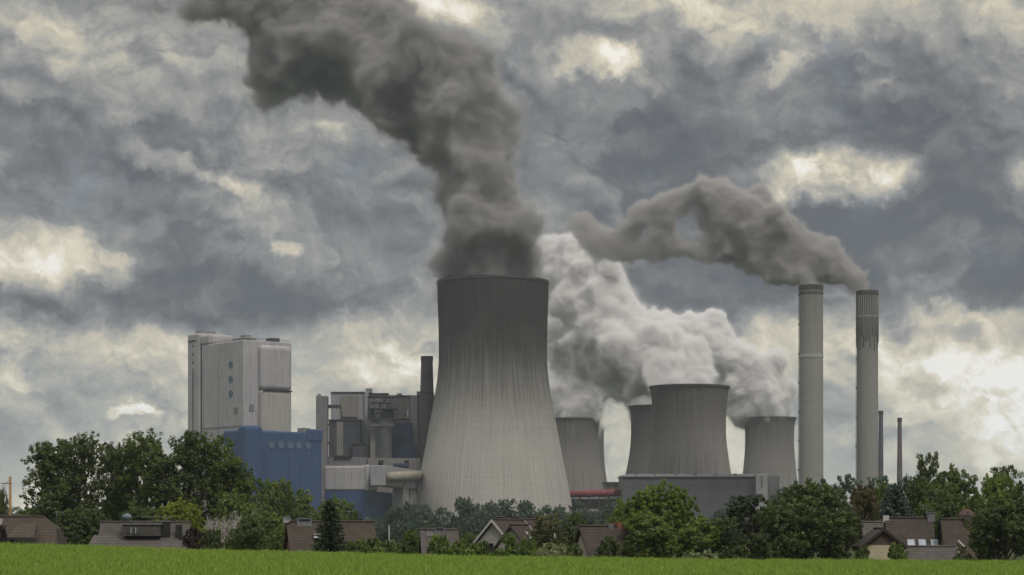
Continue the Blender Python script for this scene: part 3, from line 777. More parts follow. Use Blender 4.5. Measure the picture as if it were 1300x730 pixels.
# steel gantry: platforms, posts and bracing
b = MB()
for (a0, a1, py, dd) in ((466.5, 500, 502.5, 16), (468, 505, 517.5, 18), (467, 519, 530.5, 20), (470, 496, 510, 12)):
    box_px(b, a0, a1, py, py + 1.6, 1716, dd)
for xx in (467.5, 475, 483, 491, 499, 505):
    A_, B_ = at(xx, 503 if xx < 500 else 518, 1717), at(xx, 532, 1717); b.tube([A_, B_], 0.45, 6)
    A_, B_ = at(xx, 503 if xx < 500 else 518, 1731), at(xx, 532, 1731); b.tube([A_, B_], 0.45, 6)
for (x0, y0, x1, y1) in ((467.5, 518, 475, 504), (475, 530, 483, 519), (483, 519, 491, 530), (491, 518, 499, 504), (499, 504, 505, 518), (475, 504, 483, 517), (483, 517, 491, 504), (499, 530, 505, 519), (505, 519, 518, 530)):
    b.tube([at(x0, y0, 1717), at(x1, y1, 1717)], 0.35, 6)
b.build('gantry', M_steel, t, world=True)
P('gantry_cabin', M_dark, (484, 500, 518.6, 530, 1722, 8), (469, 474, 519, 530, 1724, 7), bevel=0.2)
P('gantry_tank', M_lgrey, (475.5, 483, 522, 530, 1720, 8), (486, 489.5, 506, 511, 1721, 4), bevel=0.4)
P('gantry_rail', M_steel, (466.5, 519, 527.6, 528.0, 1715.5, 0.3), (468, 505, 514.8, 515.2, 1715.5, 0.3))
P('vent_pipe', M_lgrey, (516.8, 518.2, 520, 531, 1722, 2))

t = empty('lift_tower', (at(408, HY, 1700).x, 1700, GZ), 'slim grey lift tower with a dark footbridge right of the blue block', 'tower')
b = MB(); box_px(b, 401, 415.3, 502.5, None, 1700, 14); b.build('shaft', M_grey, t, bevel=0.3, world=True)
b = MB(); box_px(b, 403, 407, 499.8, 502.5, 1702, 4); b.build('roof_vent', M_concf, t, world=True)
b = MB(); box_px(b, 415.2, 433, 513.8, 518.0, 1708, 4); b.build('footbridge', M_steel, t, world=True)
P('bridge_tie', M_steel, *[(414.8, 418.5, py, py + 2.6, 1706, 2) for py in (538, 561, 580)])
b = MB(); b.tube([at(433, 517, 1710), at(434.5, 530, 1710)], 0.5, 6); b.build('bridge_prop', M_steel, t, world=True)

# ---------------------------------------------------------------- chimneys
def chimney(name, Y, cx, rows, label, m, cap_m, group, openings=0, rings=(), ladder=False, fluted=0):
    c = at(cx, HY, Y)
    t = empty(name, (c.x, Y, GZ), label, 'chimney', group)
    prof = [(at(0, py, Y).z - GZ, hw / FPX * Y) for py, hw in rows][::-1]
    prof[0] = (0, prof[0][1]); top, rt = prof[-1]
    sh = MB().lathe(prof, 64).build('shaft', m, t)
    b = MB(); b.lathe([(top - 3.2, rt - 1.2), (top - 3.2, rt + 0.35), (top + 0.4, rt + 0.35), (top + 0.4, rt - 1.2)], 64, smooth=False)
    b.build('cap', cap_m, t)
    if openings:
        for k in range(openings):
            b = MB()
            a = 2 * math.pi * k / openings
            p = Vector((math.cos(a), math.sin(a), 0)); q = Vector((-p.y, p.x, 0)) * 0.55
            for z0 in (top - 6.6,):
                b.hexa([p * (rt - 0.3) - q + Vector((0, 0, z0)), p * (rt - 0.3) + q + Vector((0, 0, z0)), p * (rt + 0.12) + q + Vector((0, 0, z0)), p * (rt + 0.12) - q + Vector((0, 0, z0))],
                       [p * (rt - 0.3) - q + Vector((0, 0, z0 + 2)), p * (rt - 0.3) + q + Vector((0, 0, z0 + 2)), p * (rt + 0.12) + q + Vector((0, 0, z0 + 2)), p * (rt + 0.12) - q + Vector((0, 0, z0 + 2))])
            b.build('vent_opening', M_black, t)
    for (py, c_, w) in rings:
        z = at(0, py, Y).z - GZ
        r = np.interp(z, [p[0] for p in prof], [p[1] for p in prof])
        MB().lathe([(z - w, r - 0.2), (z - w, r + 0.25), (z + w, r + 0.25), (z + w, r - 0.2)], 64, smooth=False).build('ring', c_, t)
    if ladder:
        for py in np.arange(rows[0][0] + 12, 600, 37):
            z = at(0, py, Y).z - GZ; r = np.interp(z, [p[0] for p in prof], [p[1] for p in prof])
            MB().box(-r - 0.9, -r + 0.5, -1.0, 1.0, z - 0.2, z + 0.7).build('platform', M_steel, t)
        b = MB().tube([(-prof[0][1] - 0.5, -0.4, 0), (-rt - 0.5, -0.4, top)], 0.18, 6); b.build('ladder', M_steel, t)
    if fluted:
        rib_m = surf('soot_streaked_rib', (0.15, 0.147, 0.138), (0.19, 0.186, 0.175), 0.3)
        z0, z1 = at(0, 436, Y).z - GZ, top - 3.3
        for k in range(fluted):
            b = MB()
            a = 2 * math.pi * k / fluted; r = rt + 0.14
            b.tube([(math.cos(a) * r, math.sin(a) * r, z0 + 6 * math.sin(k * 2.7)), (math.cos(a) * r, math.sin(a) * r, z1)], 0.3, 6)
            b.build('rib', rib_m, t)
    return t
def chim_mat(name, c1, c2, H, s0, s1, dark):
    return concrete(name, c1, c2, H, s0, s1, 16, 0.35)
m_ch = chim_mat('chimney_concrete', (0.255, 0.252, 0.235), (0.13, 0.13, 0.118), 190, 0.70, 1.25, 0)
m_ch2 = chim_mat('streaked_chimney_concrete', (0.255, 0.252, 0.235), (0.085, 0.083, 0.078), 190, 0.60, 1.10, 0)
M_cap = surf('sooty_concrete', (0.05, 0.048, 0.046), (0.085, 0.08, 0.075), 0.3)
M_lring = surf('pale_ring_paint', (0.30, 0.31, 0.29), (0.34, 0.35, 0.32), 0.3)
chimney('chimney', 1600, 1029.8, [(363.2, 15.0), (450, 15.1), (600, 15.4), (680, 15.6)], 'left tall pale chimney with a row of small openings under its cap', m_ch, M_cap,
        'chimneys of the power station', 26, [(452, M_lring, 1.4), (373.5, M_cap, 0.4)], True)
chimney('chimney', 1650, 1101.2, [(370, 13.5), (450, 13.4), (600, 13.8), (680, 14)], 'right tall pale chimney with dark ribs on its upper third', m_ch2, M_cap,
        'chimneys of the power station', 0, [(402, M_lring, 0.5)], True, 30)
M_cbr = surf('dark_brown_brick', (0.085, 0.068, 0.075), (0.12, 0.095, 0.10), 0.1, 0.9)
M_cbl = surf('blue_black_brick', (0.075, 0.072, 0.09), (0.105, 0.095, 0.115), 0.1, 0.9)
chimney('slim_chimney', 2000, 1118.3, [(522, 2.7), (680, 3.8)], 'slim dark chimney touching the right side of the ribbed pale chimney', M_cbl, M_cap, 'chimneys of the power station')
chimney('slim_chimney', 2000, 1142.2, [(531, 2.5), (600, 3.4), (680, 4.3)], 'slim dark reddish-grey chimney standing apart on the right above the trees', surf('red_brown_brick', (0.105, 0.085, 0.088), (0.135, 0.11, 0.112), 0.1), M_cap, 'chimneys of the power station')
chimney('brick_chimney', 1735, 542, [(453, 7.3), (500, 8.6), (590, 10.6), (680, 12)], 'short dark tapering chimney right beside the huge tower', M_cbr, M_cap, 'chimneys of the power station',
        0, [(499.5, M_steel, 0.5), (456, M_cbl, 0.6)])

# long grey hall, red duct, outbuilding
t = empty('grey_hall', (at(875, HY, 1760).x, 1760, GZ), 'long low dark grey hall in front of the grey-brown towers', 'building')
P('wall', M_hall, (790, 962, 605.5, None, 1760, 60))
P('roof', M_lgrey, (789, 962.5, 603.0, 605.5, 1758, 64), bevel=0.3)
P('roof_light', M_white, (797, 960, 601.6, 603.2, 1775, 10))
for xx in (807, 832, 858, 883, 908, 934): P('roof_joint', M_grey, (xx, xx + 1.3, 600.9, 605.6, 1757.6, 20))
P('end_block', M_white, (960, 974.5, 601.5, None, 1752, 30), bevel=0.2)
P('end_wing', M_grey, (974.8, 990, 604, None, 1762, 30))
P('end_window', M_black, (966.5, 967.8, 605, 607, 1751.6, 0.6), (966.5, 967.8, 609, 611, 1751.6, 0.6), (966.5, 967.8, 613, 615, 1751.6, 0.6), (966.5, 967.8, 617, 619, 1751.6, 0.6))
t = empty('outbuilding', (at(779, HY, 2200).x, 2200, GZ), 'small sandy flat-roofed building above the red duct', 'building')
P('wall', M_beige, (766, 794, 613.2, None, 2200, 30)); P('roof', M_concf, (765, 795, 611.8, 613.2, 2198, 34))
P('window', M_steel, (770, 774, 616, 617.6, 2199.7, 0.6), (778, 786, 616, 617.6, 2199.7, 0.6))
t = empty('red_duct', (at(757, HY, 1790).x, 1790, GZ), 'long horizontal red duct between the huge tower and the grey hall', 'duct')
a_, b_ = at(712, 627.5, 1790), at(797, 625.2, 1790)
MB().tube([a_, b_], 3.0, 24).build('duct', M_red, t, world=True)
for k in range(11):
    q = a_.lerp(b_, k / 10); MB().tube([q - Vector((0.4, 0, 0)), q + Vector((0.4, 0, 0))], 3.4, 24).build('flange', M_red, t, world=True)
for k in range(8):
    q = a_.lerp(b_, k / 7); b = MB().box(q.x - .5, q.x + .5, q.y - 1.5, q.y + 1.5, GZ, q.z - 2.9).build('trestle', M_steel, t, world=True)

P('lower_gallery', surf('dull_red_sheet', (0.12, 0.05, 0.055), (0.16, 0.07, 0.075), 0.2), (722, 776, 637, 646, 1796, 5))
P('gallery_roof', M_steel, (720, 790, 633.5, 636.8, 1794, 8))

# ---------------------------------------------------------------- village houses
def tiles(name, c1, c2, moss=(0.06, 0.065, 0.03), row=0.42, moss_amt=0.45):
    def b(T, out):
        p = T.n('ShaderNodeBsdfPrincipled'); p.inputs['Roughness'].default_value = 0.9; p.inputs['Specular IOR Level'].default_value = 0.12
        co = T.n('ShaderNodeTexCoord').outputs['Object']
        x, y, z = T.sep(co)
        rz = T.m('DIVIDE', z, row * 0.72); fz = T.m('FRACT', rz)
        h = T.m('ADD', x, y); fx = T.m('FRACT', T.m('DIVIDE', h, 0.28))
        cell = T.n('ShaderNodeTexWhiteNoise', noise_dimensions='2D')
        T.put(cell.inputs[0], T.xyz(T.m('FLOOR', T.m('DIVIDE', h, 0.28)), T.m('FLOOR', rz), 0))
        n = T.noise(co, 0.8, 6, 0.65)
        c = T.mix(T.m('ADD', T.m('MULTIPLY', cell.outputs[0], 0.5), T.m('MULTIPLY', T.rng(n, 0.3, 0.7), 0.5)), (*c1, 1), (*c2, 1))
        c = T.mix(T.m('MULTIPLY', T.rng(T.noise(co, 0.5, 7, 0.7), 0.5, 0.72), moss_amt), c, (*moss, 1))
        k = T.m('MULTIPLY', T.rng(fz, 0.0, 0.34, 0.55, 1.0), T.rng(fx, 0.0, 0.15, 0.8, 1.0))
        T.put(p.inputs['Base Color'], T.mix(1.0, c, T.xyz(k, k, k), 'MULTIPLY'))
        bn = T.n('ShaderNodeBump'); bn.inputs['Strength'].default_value = 0.7; bn.inputs['Distance'].default_value = 0.05
        T.put(bn.inputs['Height'], fz); T.put(p.inputs['Normal'], bn.outputs[0])
        T.put(out.inputs[0], p.outputs[0])
    return mat(name, b)
T_brown = tiles('brown_roof_tiles', (0.066, 0.055, 0.047), (0.098, 0.081, 0.069))
T_grey = tiles('grey_roof_tiles', (0.085, 0.078, 0.074), (0.125, 0.112, 0.105))
T_dark = tiles('dark_roof_tiles', (0.060, 0.052, 0.048), (0.095, 0.080, 0.072))
T_rose = tiles('worn_red_brown_tiles', (0.062, 0.050, 0.045), (0.092, 0.074, 0.066), moss_amt=0.2)
W_cream = surf('cream_render', (0.42, 0.37, 0.26), (0.48, 0.42, 0.30), 0.6, 0.9)
W_white = surf('white_render', (0.30, 0.29, 0.27), (0.36, 0.35, 0.32), 0.6, 0.9)
W_brick = surf('orange_brick', (0.16, 0.075, 0.048), (0.21, 0.098, 0.062), 3.0, 0.9)
W_beige = surf('beige_render', (0.33, 0.29, 0.23), (0.40, 0.35, 0.28), 0.8, 0.9)
W_board = surf('brown_boards', (0.075, 0.052, 0.045), (0.10, 0.07, 0.06), 2.0, 0.8, stretch=(6, 6, 0.3))
W_trim = surf('white_painted_wood', (0.38, 0.375, 0.36), (0.46, 0.455, 0.43), 2.0, 0.6)
W_glass = surf('painted_sky_glass', (0.30, 0.34, 0.40), (0.42, 0.46, 0.52), 1.0, 0.12, spec=0.9)  # pale sky reflection painted into the base colour of the panes
W_dglass = surf('dark_window_glass', (0.02, 0.025, 0.03), (0.04, 0.045, 0.05), 1.0, 0.1, spec=0.9)
W_lead = surf('grey_metal_flashing', (0.12, 0.125, 0.135), (0.18, 0.185, 0.195), 2.0, 0.5)
W_wood = surf('ochre_wood', (0.24, 0.16, 0.075), (0.30, 0.20, 0.10), 2.0, 0.8)

def roof_slab(b, x0, x1, ya, za, yb, zb, th=0.22):
    """a sloping slab between the line (y=ya, z=za) and (y=yb, z=zb)"""
    b.hexa([(x0, ya, za - th), (x1, ya, za - th), (x1, yb, zb - th), (x0, yb, zb - th)], [(x0, ya, za), (x1, ya, za), (x1, yb, zb), (x0, yb, zb)])

def house(px0, px1, py_ridge, Y, half, pitch, roof_m, wall_m, label, rz=0.0, over=0.35, gable_m=None, trim=None, name='house', group='houses of the village', x_half=None, cxy=None):
    """gabled house, ridge along local x. returns root and the local ridge height"""
    a, c = at(px0, py_ridge, Y), at(px1, py_ridge, Y)
    cx = (a.x + c.x) / 2; L = (c.x - a.x) / 2 if x_half is None else x_half
    t = empty(name, (cx, Y, VZ), label, 'house', group, rz)
    zr = a.z - VZ; rise = half * math.tan(R(pitch)); ze = zr - rise
    w = half - 0.3
    b = MB(); b.hexa([(-L + over, -w, 0), (L - over, -w, 0), (L - over, w, 0), (-L + over, w, 0)], [(-L + over, -w, ze - .1), (L - over, -w, ze - .1), (L - over, w, ze - .1), (-L + over, w, ze - .1)])
    b.build('wall', wall_m, t)
    b = MB()
    for s in (-1, 1):
        x = s * (L - over)
        b = MB(); b.hexa([(x - .12 * s - .1, -w, ze - .1), (x - .12 * s + .1, -w, ze - .1), (x - .12 * s + .1, w, ze - .1), (x - .12 * s - .1, w, ze - .1)],
                [(x - .12 * s - .1, -0.02, zr - .45), (x - .12 * s + .1, -0.02, zr - .45), (x - .12 * s + .1, 0.02, zr - .45), (x - .12 * s - .1, 0.02, zr - .45)])
        b.build('gable', gable_m or wall_m, t)
    b = MB(); k = 0.35
    prof = [(-half - k, ze - k * math.tan(R(pitch))), (0, zr), (half + k, ze - k * math.tan(R(pitch)))]
    lo = [(y, z - 0.28) for y, z in prof]
    pts = [(-L, *q) for q in prof] + [(-L, *q) for q in lo[::-1]]
    b.extrude(pts, (2 * L, 0, 0)); rf = b.build('roof', roof_m, t)
    MB().tube([(-L, 0, zr + .03), (L, 0, zr + .03)], 0.13, 8).build('ridge_tiles', roof_m, rf)
    if trim:
        for s in (-1, 1):
            for q in (prof[0], prof[2]):
                x = s * (L + 0.04)
                MB().hexa([(x - .05, q[0], q[1] - .30), (x + .05, q[0], q[1] - .30), (x + .05, 0, zr - .30), (x - .05, 0, zr - .30)],
                          [(x - .05, q[0], q[1] + .06), (x + .05, q[0], q[1] + .06), (x + .05, 0, zr + .06), (x - .05, 0, zr + .06)]).build('barge_board', trim, rf)
    return t, rf, zr, L

def chimney_on(rf, x, y, z0, z1, w=0.5, d=0.5, m=None, cap=True):
    o = MB().box(x - w, x + w, y - d, y + d, z0, z1).build('chimney', m or W_board, rf)
    if cap:
        MB().box(x - w - .08, x + w + .08, y - d - .08, y + d + .08, z1, z1 + .12).build('chimney_cap', W_lead, rf)
        MB().tube([(x, y, z1 + .12), (x, y, z1 + .42)], 0.16, 10).build('flue_pot', W_board, rf)
    return o

def slope_z(zr, pitch, y): return zr - abs(y) * math.tan(R(pitch))
def skylight(rf, x, y, zr, pitch, w=0.45, h=0.6, glass=None):
    dz = h * math.sin(R(pitch)); dy = h * math.cos(R(pitch)); n = Vector((0, -math.sin(R(pitch)), math.cos(R(pitch))))
    c = Vector((x, y, slope_z(zr, pitch, y)))
    def quad(ww, k, off): return [c + Vector((sx * ww, sy * dy * k, sy * dz * k)) + n * off for sx, sy in ((-1, -1), (1, -1), (1, 1), (-1, 1))]
    f = MB().hexa(quad(w + .08, 1.12, 0.0), quad(w + .08, 1.12, 0.10)).build('roof_window', W_lead, rf)
    MB().hexa(quad(w, 1, 0.08), quad(w, 1, 0.125)).build('pane', glass or W_glass, rf)
    return f

# far left: low half-hipped roof with a broad dormer
t, rf, zr, L = house(-30, 57, 656, 232, 5.2, 44, T_brown, W_beige, 'brown house with a half-hipped roof and broad dormer at the left edge of the field')
b = MB(); x1 = L  # the steep right-hand hip
b.hexa([(x1 - .02, -5.5, zr - 5.3), (x1 + 2.3, -4.2, zr - 4.4), (x1 + 2.3, 4.2, zr - 4.4), (x1 - .02, 5.5, zr - 5.3)], [(x1 - .02, -0.05, zr), (x1 + 1.5, -1.2, zr - 1.25), (x1 + 1.5, 1.2, zr - 1.25), (x1 - .02, 0.05, zr)])
b.build('hip', T_brown, rf)
b = MB(); c = 1.55
b.hexa([(c - 2.9 + 2, -4.9, zr - 2.42), (c + 1.8 + .3, -4.9, zr - 2.42), (c + 1.5, -1.1, zr - 1.2), (c - 2.3 + 2, -1.1, zr - 1.2)],
       [(c - 2.9 + 2, -4.9, zr - 2.2), (c + 1.8 + .3, -4.9, zr - 2.2), (c + 1.5, -1.0, zr - .75), (c - 2.3 + 2, -1.0, zr - .75)])
b.build('dormer_roof', T_brown, rf)
MB().box(c - .7, c + 1.9, -4.7, -2, zr - 3.1, zr - 2.4).build('dormer_window', W_dglass, rf)
MB().box(-1.15, -0.75, -0.9, -0.5, zr - 0.9, zr - 0.2).build('roof_hatch', W_trim, rf)
chimney_on(rf, -2.6, -0.8, zr - 1.4, zr + 0.5, 0.6, 0.4, W_board)
chimney_on(rf, -1.75, -1.2, zr - 1.6, zr + 0.2, 0.25, 0.3, W_board, cap=False)

# second: long low roofs with flat dormer
t, rf, zr, L = house(128, 242, 663, 242, 4.6, 47, T_grey, W_beige, 'long grey-brown roofed house with a flat dormer beside the yellow-green tree', rz=R(1.5))
b = MB(); b.hexa([(-6.1, -4.75, 0), (5.2, -4.75, 0), (5.2, -1.4, 0), (-6.1, -1.4, 0)], [(-6.0, -4.75, zr - 3.0), (5.15, -4.75, zr - 3.0), (5.1, -1.3, zr - 1.45), (-5.6, -1.3, zr - 1.45)])
b.build('lean_to_roof', T_grey, t)
MB().box(-2.2, 2.05, -2.9, 0, zr - 1.55, zr - 0.28).build('dormer', T_grey, rf)
MB().box(-2.35, 2.2, -3.05, 0, zr - 0.28, zr - 0.12).build('dormer_roof', W_lead, rf)
for x in (-1.5, -0.95, -0.4): MB().box(x - .2, x + .2, -3.0, -2.85, zr - 1.25, zr - .7).build('dormer_window', W_dglass, rf)
for x in (-1.2, -0.68): MB().box(x - .04, x + .04, -3.02, -2.87, zr - 1.3, zr - .6).build('window_post', W_trim, rf)
chimney_on(rf, 2.55, -1.6, zr - 1.9, zr + .05, 0.42, 0.35, surf('black_slate', (0.02, 0.02, 0.022), (0.03, 0.03, 0.033), 2.0))
chimney_on(rf, 4.0, -1.9, zr - 1.9, zr - .3, 0.35, 0.3, surf('black_slate', (0.02, 0.02, 0.022), (0.03, 0.03, 0.033), 2.0), cap=False)
b = MB(); b.lathe([(zr - .3, .35), (zr + .35, .35), (zr + .5, .62), (zr + .85, .45), (zr + 1.0, .1)], 16, (-2.15, 0.3), cap=True); b.build('vent_cowl', surf('blue_grey_zinc', (0.10, 0.14, 0.16), (0.15, 0.19, 0.21), 2.0, 0.5), rf)
MB().tube([(-0.4, -.1, zr), (-0.4, -.1, zr + .6), (3.0, -.1, zr + .6), (3.0, -.1, zr)], 0.035, 6).build('roof_rail', W_lead, rf)

# third: orange brick gable, dish and slit chimney
t, rf, zr, L = house(363, 476, 662.5, 240, 4.3, 52, T_brown, W_brick, 'brown-roofed house with an orange brick gable and a satellite dish behind the spruce', rz=R(15), gable_m=W_brick)
chimney_on(rf, -3.0, 0.0, zr - .5, zr + .42, 0.85, 0.4, W_lead, cap=False)
MB().box(-3.65, -2.35, -0.45, -0.3, zr + .08, zr + .32).build('chimney_slot', M_black, rf)
b = MB(); b.lathe([(0.0, 0.06), (0.05, 0.30), (0.16, 0.46)], 20); d = b.build('satellite_dish', W_lead, rf, loc=(-L + .1, -0.2, zr + .25)); d.rotation_euler = (R(70), 0, R(-30))
MB().tube([(-L + .15, -0.1, zr - .3), (-L + .15, -0.1, zr + .3)], 0.04, 6).build('dish_pole', W_lead, rf)
skylight(rf, -1.6, -1.35, zr, 52, .5, .35)
for x in (-4.2, -2.95): MB().tube([(x, -3.2, slope_z(zr, 52, 3.2) + .1), (x, -3.2, slope_z(zr, 52, 3.2) + .5)], 0.09, 8).build('vent_pipe', W_trim, rf)
MB().box(-4.6, 0.5, -4.9, -4.3, 0.2, 2.6).build('garden_wall', W_lead, t)

# fourth: small grey-brown roof
t, rf, zr, L = house(533, 582, 672.5, 252, 3.8, 50, T_grey, W_beige, 'small grey-brown roof with a slotted chimney above the hedge left of the middle', rz=R(7))
chimney_on(rf, 0.05, 0.0, zr - .5, zr + .25, 0.6, 0.35, W_lead, cap=False)
MB().box(-0.4, 0.5, -0.40, -0.3, zr - .05, zr + .17).build('chimney_slot', M_black, rf)
skylight(rf, -1.15, -0.5, zr, 50, .25, .3, W_dglass)
MB().tube([(-1.6, -0.1, zr), (-1.6, -0.5, zr + .35)], 0.05, 6).build('vent_pipe', W_board, rf)

# fifth: group of white-edged gables in the centre
t, rf, zr, L = house(645, 645, 660, 262, 4.3, 47, T_rose, W_white, 'white gabled house with pale roof edges half hidden by the bushes', rz=R(62), x_half=4.2, trim=W_trim, gable_m=W_white)
chimney_on(rf, -1.0, 0.6, zr - .8, zr + .35, .35, .35, W_board)
t, rf, zr, L = house(659, 659, 666.5, 254, 3.4, 52, T_rose, W_white, 'narrow white gable with a dark roof edge in front of the rose-brown roofs', rz=R(70), x_half=3.2, trim=None, gable_m=W_white)
skylight(rf, 0.4, -1.0, zr, 52, .3, .5)
t, rf, zr, L = house(662, 679, 659.5, 268, 4.2, 50, T_rose, W_white, 'rose-brown roof with two black chimneys behind the white gables', rz=R(12), x_half=3.0, trim=W_trim)
chimney_on(rf, -1.7, -.2, zr - .5, zr + .35, .45, .3, surf('black_slate', (0.02, 0.02, 0.022), (0.03, 0.03, 0.033), 2.0), cap=False)
chimney_on(rf, 1.3, -.2, zr - .5, zr + .5, .3, .3, surf('black_slate', (0.02, 0.02, 0.022), (0.03, 0.03, 0.033), 2.0), cap=False)
skylight(rf, 0.2, -1.5, zr, 50, .3, .45)
# dark flat annex
a = at(617, 690, 250); t = empty('garage', (a.x, 250, VZ), 'low dark flat-topped garage left of the white gables', 'garage')
b = MB(); box_px(b, 608, 626, 690, None, 250, 5); b.build('wall', surf('dark_boards', (0.02, 0.021, 0.026), (0.032, 0.033, 0.04), 2.0), t, world=True)
b = MB(); box_px(b, 607, 627, 688.8, 690, 249.7, 5.6); b.build('roof', W_lead, t, world=True)

# sixth: steep brown roof end-on with an orange chimney
t, rf, zr, L = house(768, 768, 668, 240, 3.2, 57, T_rose, W_beige, 'steep brown roof with a beige gable and orange chimney against the large round tree', rz=R(28), x_half=3.4, gable_m=W_beige)
chimney_on(rf, 2.3, 0.4, zr - 1.6, zr + .5, .75, .6, W_brick, cap=False)
chimney_on(rf, 0.6, 0.0, zr - .4, zr + .28, .3, .3, W_lead, cap=False)
t, rf, zr, L = house(762, 748, 671, 268, 2.6, 48, T_dark, W_beige, 'dark roof with a black chimney just behind the steep brown one', x_half=2.3)
chimney_on(rf, -0.6, 0.0, zr - .3, zr + .8, .32, .3, M_black, cap=False)

# seventh: the large farm-like group on the right
t, rf, zr, L = house(1123, 1184, 657.5, 246, 4.4, 56, T_dark, W_cream, 'large dark-roofed house with three skylights and a cream gable on the right', rz=R(0), gable_m=W_cream)
for px in (1152.5, 1166.5, 1182): skylight(rf, (px - 1153.5) / FPX * 246, -1.95, zr, 56, .38, .42)
chimney_on(rf, -2.6, 0.1, zr - .5, zr + .3, .32, .3, W_trim, cap=False)
chimney_on(rf, 2.55, 0.0, zr - .5, zr + .55, .42, .4, W_lead)
t, rf, zr, L = house(1194, 1266, 659.5, 243, 4.0, 57, T_brown, W_cream, 'brown-roofed house with a pointed cream gable joined to the dark-roofed one', gable_m=W_cream, trim=M_black)
x0 = -L
for k in range(4): MB().box(x0 + .12, x0 + .30, -2.2 + k * .95, -1.6 + k * .95, zr - 3.6, zr - 3.0).build('window', W_glass, t)
MB().tube([(x0 + 1.6, -2.0, zr - 2.4), (x0 + 2.4, -2.9, zr - 3.4)], 0.10, 6).build('dormer_edge', W_trim, rf)
chimney_on(rf, -0.2, -.4, zr - .8, zr + .5, .35, .3, W_board, cap=True)
MB().box(x0 + 5.75, x0 + 5.95, -2.6, -2.4, zr - 1.6, zr - 1.0).build('roof_hatch', W_trim, rf)
t, rf, zr, L = house(1147, 1213, 694, 236, 2.6, 38, T_grey, W_beige, 'low annex roof in front of the dark-roofed house, beside the round green bush', rz=R(0))
MB().tube([(L - .1, -1.0, zr - .1), (L + .35, -2.2, zr - 1.5)], 0.08, 6).build('gutter_pipe', W_trim, rf)
t, rf, zr, L = house(1116, 1116, 671, 236, 2.2, 38, T_dark, W_cream, 'small cream gable-fronted house with brown boarding under its roof', rz=R(90), x_half=3.0, gable_m=W_board, trim=surf('dark_barge_board', (0.03, 0.022, 0.02), (0.04, 0.03, 0.027), 2.0))
t, rf, zr, L = house(1093, 1130, 663, 258, 3.6, 45, T_grey, W_beige, 'pale grey roof behind the small cream gable', rz=R(0))
a = at(1228, 646, 256); t = empty('brick_stack', (a.x, 256, VZ), 'pointed brown brick stack rising behind the brown-roofed house', 'chimney')
b = MB(); q = at(1228, 660, 256)
b.hexa([(a.x - 1.0, 255.3, VZ), (a.x + .95, 255.3, VZ), (a.x + .95, 256.7, VZ), (a.x - 1.0, 256.7, VZ)], [(a.x - 1.0, 255.3, q.z + .7), (a.x + .95, 255.3, q.z + .7), (a.x + .95, 256.7, q.z + .7), (a.x - 1.0, 256.7, q.z + .7)])
b.hexa([(a.x - 1.0, 255.3, q.z + .7), (a.x + .95, 255.3, q.z + .7), (a.x + .95, 256.7, q.z + .7), (a.x - 1.0, 256.7, q.z + .7)], [(a.x - .35, 255.8, a.z), (a.x + .05, 255.8, a.z), (a.x + .05, 256.2, a.z), (a.x - .35, 256.2, a.z)])
b.build('stack', surf('brown_brick', (0.075, 0.048, 0.042), (0.105, 0.066, 0.055), 2.0), t, world=True)

# poles
def pole(px, pt, Y, label, m, arms, r=0.09):
    a = at(px, pt, Y); t = empty('utility_pole', (a.x, Y, VZ), label, 'pole')
    MB().tube([(a.x, Y, VZ), (a.x, Y, a.z)], [r * 1.3, r], 10).build('shaft', m, t, world=True)
    for (w0, w1, dz, rr) in arms:
        MB().tube([(a.x + w0, Y - .12, a.z + dz), (a.x + w1, Y - .12, a.z + dz)], rr, 6).build('crossarm', m, t, world=True)
    return t, a
t, a = pole(13, 605, 236, 'ochre wooden pole with a crossarm behind the leftmost house', W_wood, [(-1.0, 0.15, -.75, .06)], 0.14)
MB().tube([(a.x - .95, 235.9, a.z - 1.2), (a.x, 235.9, a.z - .35)], 0.035, 5).build('brace', W_wood, t, world=True)
MB().tube([(a.x - .45, 235.9, a.z - .8), (a.x - .45, 235.9, a.z - 3.3)], 0.05, 5).build('side_post', W_trim, t, world=True)
t, a = pole(494, 667, 240, 'thin pale pole with two short crossarms among the bushes', W_trim, [(-.35, .5, -1.7, .035), (-.45, .3, -1.9, .03)], 0.045)

# television aerials
def aerial(px, py, Y, h, rf_name_label):
    a = at(px, py, Y); t = empty('aerial', (a.x, Y, a.z), rf_name_label, 'aerial')
    MB().tube([(0, 0, 0), (0, 0, h)], 0.03, 6).build('mast', W_lead, t)
    MB().tube([(-.5, 0, h - .12), (.6, .1, h - .12)], 0.018, 5).build('boom', W_lead, t)
    for k in range(6): MB().tube([(-.45 + k * .19, -.28, h - .12), (-.45 + k * .19, .28, h - .12)], 0.012, 4).build('rod', W_lead, t)
aerial(443, 663, 240, 1.3, 'thin aerial on the brown roof right of the spruce')
aerial(1172, 657.5, 246, 1.5, 'thin aerial on the ridge of the large dark roof')
aerial(72, 663, 232, 1.2, 'thin aerial at the right end of the half-hipped roof')

